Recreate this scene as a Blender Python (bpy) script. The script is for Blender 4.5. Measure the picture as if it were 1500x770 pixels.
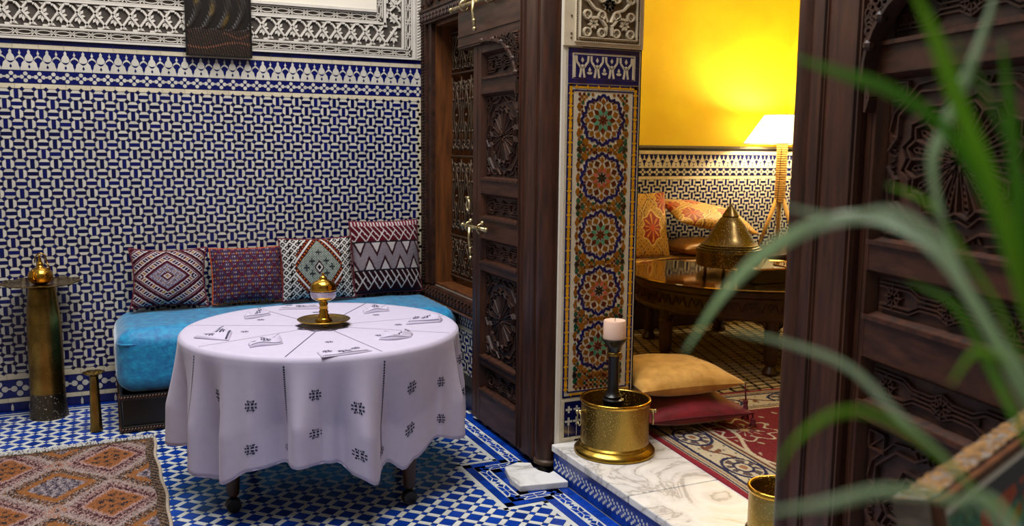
import bpy, math, random
import numpy as np
from mathutils import Vector, Matrix

# ------------------------------------------------------------------ camera, world, lights
scene = bpy.context.scene
for o in list(bpy.data.objects):
    bpy.data.objects.remove(o)
PI = math.pi
cam_d = bpy.data.cameras.new('camera')
cam = bpy.data.objects.new('camera', cam_d)
scene.collection.objects.link(cam)
_yaw, _pitch, _roll = (math.radians(a) for a in (24.896, 7.4786, 0.6075))
_f = Vector((math.sin(_yaw)*math.cos(_pitch), math.cos(_yaw)*math.cos(_pitch), -math.sin(_pitch)))
_r = Vector((math.cos(_yaw), -math.sin(_yaw), 0))
_u = _r.cross(_f)
_r2 = _r*math.cos(_roll) + _u*math.sin(_roll)
_u2 = _u*math.cos(_roll) - _r*math.sin(_roll)
cam.matrix_world = Matrix(((_r2.x, _u2.x, -_f.x, 0), (_r2.y, _u2.y, -_f.y, 0), (_r2.z, _u2.z, -_f.z, 1.6), (0, 0, 0, 1)))
cam_d.sensor_width = 36.0
cam_d.lens = 36.0*1283.83/1500.0
cam_d.clip_start = 0.02
cam_d.dof.use_dof = True
cam_d.dof.focus_distance = 4.3
cam_d.dof.aperture_fstop = 3.3
scene.camera = cam

scene.view_settings.view_transform = 'Standard'
scene.view_settings.look = 'None'
scene.view_settings.exposure = 0.0
scene.view_settings.gamma = 1.0
scene.view_settings.use_curve_mapping = False

world = bpy.data.worlds.new('world')
scene.world = world
world.use_nodes = True
bg = world.node_tree.nodes['Background']
bg.inputs['Color'].default_value = (0.86, 0.92, 1.0, 1)      # open shade sky above the courtyard
bg.inputs['Strength'].default_value = 0.30

sky_d = bpy.data.lights.new('skylight', 'AREA')               # daylight falling through the open roof of the courtyard
sky_d.shape = 'RECTANGLE'
sky_d.size = 2.4
sky_d.size_y = 3.6
sky_d.energy = 325
sky_d.color = (1.0, 0.975, 0.95)
sky_l = bpy.data.objects.new('skylight', sky_d)
sky_l.location = (0.5, 3.3, 5.2)
scene.collection.objects.link(sky_l)

# ------------------------------------------------------------------ helpers
COL = scene.collection
rnd = random.Random(7)

def hx(s, k=1.0):
    s = s.lstrip('#')
    v = [int(s[i:i+2], 16)/255 for i in (0, 2, 4)]
    v = [((c+0.055)/1.055)**2.4 if c > 0.04045 else c/12.92 for c in v]
    return tuple(c*k for c in v)

class Fr:
    """a flat frame: origin, two axes in the plane and the outward normal"""
    def __init__(s, o, U, V, N=None):
        s.o = Vector(o); s.U = Vector(U).normalized(); s.V = Vector(V).normalized()
        s.N = Vector(N).normalized() if N is not None else s.U.cross(s.V)
    def p(s, u, v, w=0.0):
        return s.o + s.U*u + s.V*v + s.N*w

class MB:
    def __init__(s):
        s.v = []; s.f = []; s.m = []
    def add(s, vs, fs, m=0):
        b = len(s.v)
        s.v.extend([tuple(a) for a in vs])
        s.f.extend([tuple(i+b for i in q) for q in fs])
        s.m.extend([m]*len(fs))
    def prism(s, fr, pts, w0, w1, m=0, inset=0.0, back=False):
        n = len(pts)
        A = 0
        for i in range(n):
            A += pts[i][0]*pts[(i+1) % n][1] - pts[(i+1) % n][0]*pts[i][1]
        if A < 0:
            pts = pts[::-1]
        if inset:
            cx = sum(p[0] for p in pts)/n; cy = sum(p[1] for p in pts)/n
            top = [(cx+(p[0]-cx)*(1-inset), cy+(p[1]-cy)*(1-inset)) for p in pts]
        else:
            top = pts
        b = len(s.v)
        s.v.extend([tuple(fr.p(a, c, w0)) for a, c in pts])
        s.v.extend([tuple(fr.p(a, c, w1)) for a, c in top])
        s.f.append(tuple(b+n+i for i in range(n)))
        for i in range(n):
            j = (i+1) % n
            s.f.append((b+i, b+j, b+n+j, b+n+i))
        k = n+1
        if back:
            s.f.append(tuple(b+n-1-i for i in range(n))); k += 1
        s.m.extend([m]*k)
    def rect(s, fr, u0, u1, v0, v1, w0, w1, m=0, back=False, inset=0.0):
        s.prism(fr, [(u0, v0), (u1, v0), (u1, v1), (u0, v1)], w0, w1, m, inset, back)
    def bar(s, fr, p, q, wd, w0, w1, m=0, tp=0.45):
        """a ridge of trapezoid section laid on a frame between two points"""
        dx, dy = q[0]-p[0], q[1]-p[1]
        L = math.hypot(dx, dy)
        if L < 1e-6:
            return
        nx, ny = -dy/L*wd/2, dx/L*wd/2
        pts = [(p[0]-nx, p[1]-ny), (q[0]-nx, q[1]-ny), (q[0]+nx, q[1]+ny), (p[0]+nx, p[1]+ny)]
        top = [(p[0]-nx*tp, p[1]-ny*tp), (q[0]-nx*tp, q[1]-ny*tp), (q[0]+nx*tp, q[1]+ny*tp), (p[0]+nx*tp, p[1]+ny*tp)]
        b = len(s.v)
        s.v.extend([tuple(fr.p(a, c, w0)) for a, c in pts])
        s.v.extend([tuple(fr.p(a, c, w1)) for a, c in top])
        s.f.extend([(b+4, b+5, b+6, b+7), (b, b+1, b+5, b+4), (b+1, b+2, b+6, b+5), (b+2, b+3, b+7, b+6), (b+3, b, b+4, b+7)])
        s.m.extend([m]*5)
    def pline(s, fr, pts, wd, w0, w1, m=0, tp=0.45):
        for a, b in zip(pts[:-1], pts[1:]):
            s.bar(fr, a, b, wd, w0, w1, m, tp)
    def box(s, lo, hi, m=0):
        x0, y0, z0 = lo; x1, y1, z1 = hi
        s.add([(x0, y0, z0), (x1, y0, z0), (x1, y1, z0), (x0, y1, z0), (x0, y0, z1), (x1, y0, z1), (x1, y1, z1), (x0, y1, z1)],
              [(3, 2, 1, 0), (4, 5, 6, 7), (0, 1, 5, 4), (1, 2, 6, 5), (2, 3, 7, 6), (3, 0, 4, 7)], m)
    def lathe(s, prof, c=(0, 0, 0), n=28, m=0, mat=None, cap=True):
        b = len(s.v)
        for r, z in prof:
            for i in range(n):
                a = 2*PI*i/n
                p = Vector((r*math.cos(a), r*math.sin(a), z))
                if mat is not None:
                    p = mat @ p
                s.v.append((p.x+c[0], p.y+c[1], p.z+c[2]))
        for k in range(len(prof)-1):
            for i in range(n):
                j = (i+1) % n
                s.f.append((b+k*n+i, b+k*n+j, b+(k+1)*n+j, b+(k+1)*n+i)); s.m.append(m)
        if cap and prof[0][0] > 1e-5:
            s.f.append(tuple(b+n-1-i for i in range(n))); s.m.append(m)
        if cap and prof[-1][0] > 1e-5:
            q = b+(len(prof)-1)*n
            s.f.append(tuple(q+i for i in range(n))); s.m.append(m)
    def tube(s, pts, r, n=6, m=0, closed=False):
        P = [Vector(p) for p in pts]
        N = len(P)
        rr = r if isinstance(r, (list, tuple)) else [r]*N
        b = len(s.v)
        prev = None
        for i in range(N):
            if closed:
                t = P[(i+1) % N]-P[i-1]
            else:
                t = P[min(i+1, N-1)]-P[max(i-1, 0)]
            t = t.normalized() if t.length > 1e-9 else Vector((0, 0, 1))
            if prev is None:
                a = Vector((0, 0, 1)) if abs(t.z) < 0.9 else Vector((1, 0, 0))
                x = t.cross(a).normalized()
            else:
                x = prev - t*prev.dot(t)
                x = x.normalized() if x.length > 1e-6 else t.orthogonal().normalized()
            prev = x
            y = t.cross(x)
            for k in range(n):
                a = 2*PI*k/n
                q = P[i] + (x*math.cos(a)+y*math.sin(a))*rr[i]
                s.v.append(tuple(q))
        for i in range(N if closed else N-1):
            i2 = (i+1) % N
            for k in range(n):
                k2 = (k+1) % n
                s.f.append((b+i*n+k, b+i*n+k2, b+i2*n+k2, b+i2*n+k)); s.m.append(m)
        if not closed:
            s.f.append(tuple(b+n-1-k for k in range(n))); s.f.append(tuple(b+(N-1)*n+k for k in range(n))); s.m.extend([m, m])
    def ball(s, c, r, m=0, n=10, k=6, sc=(1, 1, 1)):
        prof = [(max(1e-6, math.sin(PI*i/k)), -math.cos(PI*i/k)) for i in range(k+1)]
        b = len(s.v)
        s.lathe([(a*r, z*r) for a, z in prof], (0, 0, 0), n, m)
        for i in range(b, len(s.v)):
            q = s.v[i]
            s.v[i] = (q[0]*sc[0]+c[0], q[1]*sc[1]+c[1], q[2]*sc[2]+c[2])
    def mesh(s, name, mats, smooth=False):
        me = bpy.data.meshes.new(name)
        me.from_pydata(s.v, [], s.f)
        if not isinstance(mats, (list, tuple)):
            mats = [mats]
        for a in mats:
            me.materials.append(a)
        if len(mats) > 1:
            me.polygons.foreach_set('material_index', s.m)
        if smooth:
            me.polygons.foreach_set('use_smooth', [True]*len(s.f))
        me.update()
        return me
    def build(s, name, mats, parent=None, smooth=False, kind=None, angle=None):
        o = bpy.data.objects.new(name, s.mesh(name, mats, smooth))
        COL.objects.link(o)
        if parent is not None:
            o.parent = parent
        if kind:
            o['kind'] = kind
        if angle:
            o.data.set_sharp_from_angle(angle=math.radians(angle))
        return o

def inst(name, me, loc, parent=None, rot=None, scale=None):
    o = bpy.data.objects.new(name, me)
    COL.objects.link(o)
    o.location = loc
    if rot is not None:
        o.rotation_euler = rot
    if scale is not None:
        o.scale = scale
    if parent is not None:
        o.parent = parent
    return o

def tag(o, label, cat, group=None):
    o['label'] = label; o['category'] = cat
    if group:
        o['group'] = group
    return o

def thing(name, label, cat, loc=(0, 0, 0), rz=0, group=None):
    o = bpy.data.objects.new(name, None)
    COL.objects.link(o)
    o.empty_display_size = 0.05
    o.location = loc
    o.rotation_euler = (0, 0, rz)
    return tag(o, label, cat, group)

def struct(mb, name, mats, parent=None, smooth=False):
    return mb.build(name, mats, parent, smooth, 'structure' if parent is None else None)

def bevel(o, w=0.004, seg=2):
    md = o.modifiers.new('bevel', 'BEVEL')
    md.width = w; md.segments = seg; md.limit_method = 'ANGLE'; md.angle_limit = math.radians(35)
    return o

# ------------------------------------------------------------------ materials
MATS = {}
def mat(name, col, rough=0.5, metal=0.0, var=0.0, scale=8.0, col2=None, bump=0.0, bscale=60.0, coat=0.0,
        island=0.0, stretch=None, spec=None, sheen=0.0, attr=None, emit=None, estr=0.0, rvar=0.0, dist=0.002, trans=0.0):
    m = bpy.data.materials.new(name)
    m.use_nodes = True
    nt = m.node_tree; N = nt.nodes; L = nt.links
    b = N['Principled BSDF']
    b.inputs['Roughness'].default_value = rough
    b.inputs['Metallic'].default_value = metal
    b.inputs['Coat Weight'].default_value = coat
    b.inputs['Coat Roughness'].default_value = 0.12
    if spec is not None:
        b.inputs['Specular IOR Level'].default_value = spec
    if sheen:
        b.inputs['Sheen Weight'].default_value = sheen
        b.inputs['Sheen Roughness'].default_value = 0.4
    if trans:
        b.inputs['Transmission Weight'].default_value = trans
    tc = N.new('ShaderNodeTexCoord')
    vec = tc.outputs['Object']
    if stretch:
        mp = N.new('ShaderNodeMapping'); mp.inputs['Scale'].default_value = stretch
        L.new(vec, mp.inputs['Vector']); vec = mp.outputs['Vector']
    cur = None
    if attr:
        at = N.new('ShaderNodeAttribute'); at.attribute_name = attr
        cur = at.outputs['Color']
    if var > 0 or col2 is not None:
        nz = N.new('ShaderNodeTexNoise'); nz.inputs['Scale'].default_value = scale; nz.inputs['Detail'].default_value = 5
        L.new(vec, nz.inputs['Vector'])
        rp = N.new('ShaderNodeMapRange'); rp.inputs['From Min'].default_value = 0.32; rp.inputs['From Max'].default_value = 0.68
        L.new(nz.outputs['Fac'], rp.inputs['Value'])
        mx = N.new('ShaderNodeMix'); mx.data_type = 'RGBA'
        c2 = col2 if col2 is not None else tuple(c*(1-var) for c in col)
        if cur is not None:
            mu = N.new('ShaderNodeMix'); mu.data_type = 'RGBA'; mu.blend_type = 'MULTIPLY'; mu.inputs['Factor'].default_value = 1
            L.new(cur, mu.inputs['A']); mu.inputs['B'].default_value = (1-var, 1-var, 1-var, 1)
            L.new(cur, mx.inputs['A']); L.new(mu.outputs['Result'], mx.inputs['B'])
        else:
            mx.inputs['A'].default_value = (*col, 1); mx.inputs['B'].default_value = (*c2, 1)
        L.new(rp.outputs['Result'], mx.inputs['Factor'])
        cur = mx.outputs['Result']
        if rvar:
            rr = N.new('ShaderNodeMapRange'); rr.inputs['To Min'].default_value = max(0.02, rough-rvar); rr.inputs['To Max'].default_value = rough+rvar
            L.new(nz.outputs['Fac'], rr.inputs['Value']); L.new(rr.outputs['Result'], b.inputs['Roughness'])
    if island > 0:
        ge = N.new('ShaderNodeNewGeometry'); oi = N.new('ShaderNodeObjectInfo')
        ad = N.new('ShaderNodeMath'); ad.operation = 'ADD'
        L.new(ge.outputs['Random Per Island'], ad.inputs[0]); L.new(oi.outputs['Random'], ad.inputs[1])
        fr = N.new('ShaderNodeMath'); fr.operation = 'FRACT'; L.new(ad.outputs[0], fr.inputs[0])
        mr = N.new('ShaderNodeMapRange'); mr.inputs['To Min'].default_value = 1-island; mr.inputs['To Max'].default_value = 1+island
        L.new(fr.outputs[0], mr.inputs['Value'])
        mu = N.new('ShaderNodeVectorMath'); mu.operation = 'SCALE'
        if cur is None:
            mu.inputs[0].default_value = col
        else:
            L.new(cur, mu.inputs[0])
        L.new(mr.outputs['Result'], mu.inputs['Scale'])
        cur = mu.outputs['Vector']
    if cur is None:
        b.inputs['Base Color'].default_value = (*col, 1)
    else:
        L.new(cur, b.inputs['Base Color'])
    if bump > 0:
        n2 = N.new('ShaderNodeTexNoise'); n2.inputs['Scale'].default_value = bscale; n2.inputs['Detail'].default_value = 4
        L.new(vec, n2.inputs['Vector'])
        bp = N.new('ShaderNodeBump'); bp.inputs['Strength'].default_value = bump; bp.inputs['Distance'].default_value = dist
        L.new(n2.outputs['Fac'], bp.inputs['Height']); L.new(bp.outputs['Normal'], b.inputs['Normal'])
    if emit is not None:
        b.inputs['Emission Color'].default_value = (*emit, 1); b.inputs['Emission Strength'].default_value = estr
    MATS[name] = m
    return m

M_navy = mat('glazed_navy_tile', hx('#0a1150'), 0.22, var=0.25, scale=30, island=0.42, spec=0.4)
M_white = mat('glazed_cream_tile', hx('#c4bfb3'), 0.28, var=0.12, scale=25, island=0.1, spec=0.4)
M_cobalt = mat('glazed_cobalt_tile', hx('#0e3a9c'), 0.2, var=0.3, scale=22, island=0.3, spec=0.4)
M_fwhite = mat('floor_white_tile', hx('#d4d6d2'), 0.25, var=0.14, scale=18, island=0.08, spec=0.4)
M_grout = mat('lime_grout', hx('#6f6a60'), 0.9, var=0.25, scale=40)
M_fgrout = mat('floor_grout', hx('#8a8880'), 0.85, var=0.3, scale=40)
M_cream = mat('cream_strip_tile', hx('#cfc3a8'), 0.35, var=0.18, scale=20, island=0.08)
M_yellowt = mat('glazed_yellow_tile', hx('#d99a14'), 0.25, var=0.2, scale=30, island=0.15)
M_brownt = mat('glazed_brown_tile', hx('#8a5214'), 0.25, var=0.3, scale=30, island=0.25)
M_greent = mat('glazed_green_tile', hx('#0e4a34'), 0.25, var=0.3, scale=30, island=0.25)
M_greenl = mat('glazed_sage_tile', hx('#4f8f6c'), 0.25, var=0.3, scale=30, island=0.2)
M_redt = mat('glazed_brick_tile', hx('#b4553f'), 0.25, var=0.3, scale=30, island=0.2)
M_darkred = mat('glazed_maroon_tile', hx('#57190f'), 0.25, var=0.3, scale=30, island=0.2)
M_blackt = mat('glazed_black_tile', hx('#14131a'), 0.22, island=0.2)
M_stucco = mat('carved_stucco', hx('#cfc8bd'), 0.85, var=0.14, scale=14, bump=0.35, bscale=90)
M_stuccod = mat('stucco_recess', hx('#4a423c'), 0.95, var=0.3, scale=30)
M_plaster = mat('cream_plaster', hx('#e4dccb'), 0.85, var=0.06, scale=5, bump=0.15, bscale=40)
M_pstucco = mat('pillar_stucco', hx('#d8c9ac'), 0.85, var=0.16, scale=14, bump=0.3, bscale=90)
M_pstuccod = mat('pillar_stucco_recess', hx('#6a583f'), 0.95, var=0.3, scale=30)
M_yellow = mat('yellow_limewash', hx('#f2d824'), 0.7, col2=hx('#e8c41a'), scale=2.2, bump=0.12, bscale=30)
M_wood = mat('dark_cedar', hx('#462617'), 0.45, col2=hx('#25120a'), scale=6, stretch=(6, 6, 0.7), bump=0.2, bscale=14, rvar=0.1, spec=0.3)
M_woodh = mat('dark_cedar_rail', hx('#472718'), 0.45, col2=hx('#25120a'), scale=6, stretch=(6, 0.7, 6), bump=0.2, bscale=14, rvar=0.1, spec=0.3)
M_carve = mat('carved_cedar', hx('#3f2214'), 0.5, col2=hx('#211009'), scale=18, bump=0.25, bscale=70, spec=0.35)
M_woodw = mat('warm_cedar', hx('#6e3d18'), 0.45, col2=hx('#43240d'), scale=6, stretch=(6, 6, 0.7), bump=0.15, bscale=14)
M_iron = mat('wrought_iron', hx('#5a4838'), 0.5, metal=0.6, var=0.3, scale=50)
M_brass = mat('brass', hx('#b8963f'), 0.26, metal=1.0, col2=hx('#8d6c28'), scale=9, rvar=0.1, bump=0.1, bscale=40)
M_brassd = mat('aged_brass', hx('#b08c44'), 0.28, metal=1.0, col2=hx('#5e4a22'), scale=7, rvar=0.12, bump=0.15, bscale=60)
M_gold = mat('polished_brass', hx('#d9a640'), 0.16, metal=1.0, col2=hx('#b07f2a'), scale=12, rvar=0.06)
M_hw = mat('pale_brass_hardware', hx('#d2c39a'), 0.35, metal=0.9, col2=hx('#8e7a48'), scale=30)
M_silver = mat('tarnished_silver', hx('#b9b2b4'), 0.22, metal=1.0, col2=hx('#7b7480'), scale=20)
M_black = mat('black_lacquer', hx('#120d0c'), 0.3, spec=0.5)
M_wax = mat('candle_wax', hx('#e9c4ae'), 0.45)
M_blackwick = mat('wick', hx('#1a1412'), 0.9)
M_cloth = mat('white_linen', hx('#beb5cc'), 0.85, var=0.05, scale=30, bump=0.12, bscale=220, sheen=0.2)
M_thread = mat('navy_embroidery', hx('#191a3c'), 0.8)
M_velvet = mat('turquoise_velvet', hx('#0b93c2'), 0.6, col2=hx('#0668a4'), scale=26, bump=0.8, bscale=34, sheen=0.7, dist=0.006)
M_goldvelvet = mat('gold_velvet', hx('#d8a655'), 0.6, col2=hx('#b27f30'), scale=14, bump=0.25, bscale=26, sheen=0.6)
M_redvelvet = mat('crimson_velvet', hx('#8a0f24'), 0.6, col2=hx('#5c0718'), scale=14, bump=0.25, bscale=26, sheen=0.5)
M_olive = mat('tan_leather', hx('#9c6a22'), 0.45, col2=hx('#7a4e16'), scale=9)
M_woven = mat('woven_wool', (1, 1, 1), 0.95, attr='Col', var=0.25, scale=160, bump=0.5, bscale=240, spec=0.15)
M_brocade = mat('brocade', (1, 1, 1), 0.6, attr='Col', var=0.15, scale=120, bump=0.25, bscale=200, sheen=0.2)
M_pile = mat('knotted_pile', (1, 1, 1), 0.95, attr='Col', var=0.3, scale=130, bump=0.9, bscale=170, dist=0.006)
M_paint = mat('oil_paint', (1, 1, 1), 0.45, attr='Col', var=0.1, scale=60, bump=0.2, bscale=80)
M_bronze = mat('dark_bronze_relief', (1, 1, 1), 0.4, attr='Col', var=0.35, scale=40, bump=0.4, bscale=60)
M_mirror = mat('mirror_brass', hx('#d6bd84'), 0.07, metal=1.0, col2=hx('#b8984e'), scale=20, rvar=0.03)
M_fringe = mat('wool_fringe', hx('#c3c0bd'), 0.95, var=0.3, scale=60)
M_redcord = mat('maroon_cord', hx('#5d0c1c'), 0.8)
M_orangecord = mat('rust_piping', hx('#a8420f'), 0.8)
def leaf_mat(name, c1, c2):
    m = bpy.data.materials.new(name); m.use_nodes = True
    nt = m.node_tree; N = nt.nodes; L = nt.links
    b = N['Principled BSDF']; b.inputs['Roughness'].default_value = 0.30
    nz = N.new('ShaderNodeTexNoise'); nz.inputs['Scale'].default_value = 9
    tc = N.new('ShaderNodeTexCoord'); L.new(tc.outputs['Object'], nz.inputs['Vector'])
    mx = N.new('ShaderNodeMix'); mx.data_type = 'RGBA'; mx.inputs['A'].default_value = (*c1, 1); mx.inputs['B'].default_value = (*c2, 1)
    L.new(nz.outputs['Fac'], mx.inputs['Factor']); L.new(mx.outputs['Result'], b.inputs['Base Color'])
    tr = N.new('ShaderNodeBsdfTranslucent'); L.new(mx.outputs['Result'], tr.inputs['Color'])
    ms = N.new('ShaderNodeMixShader'); ms.inputs['Fac'].default_value = 0.5
    L.new(b.outputs['BSDF'], ms.inputs[1]); L.new(tr.outputs['BSDF'], ms.inputs[2])
    L.new(ms.outputs['Shader'], N['Material Output'].inputs['Surface'])
    return m
M_leaf = leaf_mat('leaf_green', hx('#7fb322'), hx('#a5cf4c'))
M_leafp = leaf_mat('leaf_pale', hx('#dbe6d6'), hx('#b2d09c'))
M_leafd = leaf_mat('leaf_deep', hx('#5c9a1e'), hx('#7fb836'))
M_terra = mat('terracotta', hx('#8a5238'), 0.85, var=0.2, scale=8)
M_soil = mat('soil', hx('#2a1d14'), 1.0, var=0.4, scale=40, bump=0.8)
M_shade = mat('lamp_shade_linen', hx('#f4ead0'), 0.8, emit=(1.0, 0.80, 0.46), estr=3.2)
M_rope = mat('rope_wrap', hx('#c79a52'), 0.85, var=0.3, scale=80)
M_stool = mat('carved_walnut', hx('#43260f'), 0.4, col2=hx('#2a1508'), scale=16, bump=0.3, bscale=60)
M_salongrout = mat('salon_dark_tile', hx('#0e0c0a'), 0.3, var=0.3, scale=20)
M_salont = mat('salon_buff_tile', hx('#bfa981'), 0.3, var=0.2, scale=20, island=0.15)
M_roughstone = mat('rough_stone_edge', hx('#a5783f'), 0.9, col2=hx('#4a3626'), scale=42, bump=1.0, bscale=60, dist=0.01)
M_greystone = mat('sawn_stone', hx('#8d8074'), 0.9, col2=hx('#5a5048'), scale=14, stretch=(2, 2, 9), bump=0.6, bscale=30)
M_cwhite = mat('white_slip', hx('#e6e2da'), 0.5)
M_wall = mat('courtyard_limewash', hx('#9a9286'), 0.9, var=0.08, scale=3)

def marble():
    m = bpy.data.materials.new('veined_marble'); m.use_nodes = True
    nt = m.node_tree; N = nt.nodes; L = nt.links; b = N['Principled BSDF']
    tc = N.new('ShaderNodeTexCoord')
    nz = N.new('ShaderNodeTexNoise'); nz.inputs['Scale'].default_value = 2.6; nz.inputs['Detail'].default_value = 12; nz.inputs['Roughness'].default_value = 0.62; nz.inputs['Distortion'].default_value = 0.9
    L.new(tc.outputs['Object'], nz.inputs['Vector'])
    r1 = N.new('ShaderNodeValToRGB')
    e = r1.color_ramp.elements
    e[0].position = 0.0; e[0].color = (*hx('#e9e7e5'), 1)
    e[1].position = 1.0; e[1].color = (*hx('#d6d0c6'), 1)
    for p, c in ((0.40, '#e2e0df'), (0.465, '#cfccca'), (0.49, '#a29e9b'), (0.505, '#d2cfcc'), (0.58, '#e4e2df'), (0.66, '#dfd9ce'), (0.70, '#cdc0a6'), (0.76, '#dedad2')):
        k = e.new(p); k.color = (*hx(c), 1)
    L.new(nz.outputs['Fac'], r1.inputs['Fac'])
    L.new(r1.outputs['Color'], b.inputs['Base Color'])
    b.inputs['Roughness'].default_value = 0.3
    return m
M_marble = marble()

def engraved(name, c1, c2, sc, rough):
    m = bpy.data.materials.new(name); m.use_nodes = True
    nt = m.node_tree; N = nt.nodes; L = nt.links; b = N['Principled BSDF']
    tc = N.new('ShaderNodeTexCoord')
    vo = N.new('ShaderNodeTexVoronoi'); vo.inputs['Scale'].default_value = sc
    L.new(tc.outputs['Object'], vo.inputs['Vector'])
    rp = N.new('ShaderNodeMapRange'); rp.inputs['From Min'].default_value = 0.15; rp.inputs['From Max'].default_value = 0.30
    L.new(vo.outputs['Distance'], rp.inputs['Value'])
    mx = N.new('ShaderNodeMix'); mx.data_type = 'RGBA'
    mx.inputs['A'].default_value = (*c1, 1); mx.inputs['B'].default_value = (*c2, 1)
    L.new(rp.outputs['Result'], mx.inputs['Factor']); L.new(mx.outputs['Result'], b.inputs['Base Color'])
    b.inputs['Metallic'].default_value = 1.0; b.inputs['Roughness'].default_value = rough
    bp = N.new('ShaderNodeBump'); bp.inputs['Strength'].default_value = 0.7; bp.inputs['Distance'].default_value = 0.002
    L.new(rp.outputs['Result'], bp.inputs['Height']); L.new(bp.outputs['Normal'], b.inputs['Normal'])
    return m
M_engr = engraved('engraved_brass', hx('#d6b868'), hx('#a98a42'), 110, 0.3)
M_engrd = engraved('engraved_dark_brass', hx('#a39a86'), hx('#5e5444'), 70, 0.3)

def colour_attr(me, cols):
    at = me.color_attributes.new('Col', 'FLOAT_COLOR', 'POINT')
    a = np.ones((len(cols), 4), dtype=np.float32); a[:, :3] = cols
    at.data.foreach_set('color', a.ravel())

# ------------------------------------------------------------------ setting
YA = 5.884           # tiled back wall of the courtyard
XB = 2.06            # window wall
YP = 3.68            # jamb of the opening
ZS = 0.16            # raised floor of the salon
YS = 6.45            # end wall of the salon
FA = Fr((0, YA, 0), (1, 0, 0), (0, 0, 1))
FB = Fr((XB, 0, 0), (0, -1, 0), (0, 0, 1))
FP = Fr((0, YP, 0), (1, 0, 0), (0, 0, 1))
FS = Fr((0, YS, 0), (1, 0, 0), (0, 0, 1))
FF = Fr((0, 0, 0), (1, 0, 0), (0, 1, 0))
FSF = Fr((0, 0, ZS), (1, 0, 0), (0, 1, 0))

def clip(poly, a, b, c):
    """keep the part of a polygon where a*x+b*y<=c"""
    out = []
    n = len(poly)
    for i in range(n):
        p, q = poly[i], poly[(i+1) % n]
        dp, dq = a*p[0]+b*p[1]-c, a*q[0]+b*q[1]-c
        if dp <= 0:
            out.append(p)
        if dp*dq < 0:
            t = dp/(dp-dq)
            out.append((p[0]+(q[0]-p[0])*t, p[1]+(q[1]-p[1])*t))
    return out

def clip_rect(poly, x0, x1, y0, y1):
    for a, b, c in ((1, 0, x1), (-1, 0, -x0), (0, 1, y1), (0, -1, -y0)):
        if len(poly) < 3:
            return []
        poly = clip(poly, a, b, c)
    return poly if len(poly) >= 3 else []

def area(p):
    return abs(sum(p[i][0]*p[(i+1) % len(p)][1]-p[(i+1) % len(p)][0]*p[i][1] for i in range(len(p))))/2

def sub(mb_mats):
    return MB()

# ---- floor of the courtyard
mb = MB(); mb.box((-3.2, -2.6, -0.12), (2.2, 5.95, -0.0035))
floor = struct(mb, 'floor', M_fgrout)
pt = 0.0884
ha = 0.335*pt; hs = 0.145*pt; g = 0.0012
a0, b0 = 3.6416, 4.0489
s2 = math.sqrt(0.5)
def rot45(a, b):
    return ((a-b)*s2, (a+b)*s2)
cells, strips = [], []
rest = MB()
rects = ((-2.4, 1.55, 1.3, 5.77), (1.55, 1.75, 4.002, 5.77), (1.55, 1.75, 1.3, 3.388))
def put(poly, m, full_to=None):
    hit = []
    for R in rects:
        q = clip_rect(poly, *R)
        if q and area(q) > 2e-5:
            hit.append(q)
    if not hit:
        return
    if full_to is not None and len(hit) == 1 and abs(area(hit[0])-area(poly)) < 1e-7:
        cx = sum(p[0] for p in poly)/len(poly); cy = sum(p[1] for p in poly)/len(poly)
        full_to.append((cx, cy)); return
    for q in hit:
        rest.prism(FF, q, -0.004, 0.0, m)
for i in range(-90, 60):
    for j in range(-60, 60):
        a, b = a0+i*pt, b0+j*pt
        x, y = rot45(a, b)
        if not (-2.5 < x < 1.85 and 1.2 < y < 5.9):
            continue
        put([rot45(a+u*(ha-g/2), b+v*(ha-g/2)) for u, v in ((-1, -1), (1, -1), (1, 1), (-1, 1))], 0, cells)
        c1, c2 = [], []
        h2 = pt/2
        put([rot45(a+h2+u*(hs), b+v*(ha)) for u, v in ((-1, -1), (1, -1), (1, 1), (-1, 1))], 1, c1)
        put([rot45(a+u*(ha), b+h2+v*(hs)) for u, v in ((-1, -1), (1, -1), (1, 1), (-1, 1))], 1, c2)
        strips += [(p[0], p[1], 0) for p in c1]+[(p[0], p[1], 1) for p in c2]
        put([rot45(a+h2+u*(hs-g), b+h2+v*(hs-g)) for u, v in ((-1, -1), (1, -1), (1, 1), (-1, 1))], 0)
def seen(x, y):
    """is a floor point within the photograph and clear of the table and rug"""
    if x < 0.17 and 3.0 < y < 5.03:
        return False
    d = Vector((x, y, -1.6)); z = d.dot(_f)
    if z < 0.2:
        return False
    px = 750+1283.8*d.dot(_r2)/z; py = 385-1283.8*d.dot(_u2)/z
    return 0 < px < 1000 and py < 775 and not (math.hypot(x-0.94, y-4.4) < 0.55)
def square(hu, hv):
    m_ = MB(); m_.prism(Fr((0, 0, 0), (s2, s2, 0), (-s2, s2, 0)), [(-hu, -hv), (hu, -hv), (hu, hv), (-hu, hv)], -0.004, 0.0)
    return m_
me_cell = square(ha-g/2, ha-g/2).mesh('tile', M_cobalt)
me_s = [square(hs, ha).mesh('tile_strip', M_fwhite), square(ha, hs).mesh('tile_strip', M_fwhite)]
def nearest(lst, n):
    lst = sorted(lst, key=lambda p: (0 if seen(p[0], p[1]) else 1, math.hypot(p[0], p[1])))
    return lst[:n], lst[n:]
near, far = nearest(cells, 300)
for x, y in near:
    inst('tile', me_cell, (x, y, rnd.uniform(-0.0005, 0.0005)), floor)
for x, y in far:
    rest.prism(Fr((x, y, 0), (s2, s2, 0), (-s2, s2, 0)), [(-ha+g/2, -ha+g/2), (ha-g/2, -ha+g/2), (ha-g/2, ha-g/2), (-ha+g/2, ha-g/2)], -0.004, 0.0, 0)
near, far = nearest(strips, 300)
for x, y, k in near:
    inst('tile_strip', me_s[k], (x, y, 0), floor)
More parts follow.
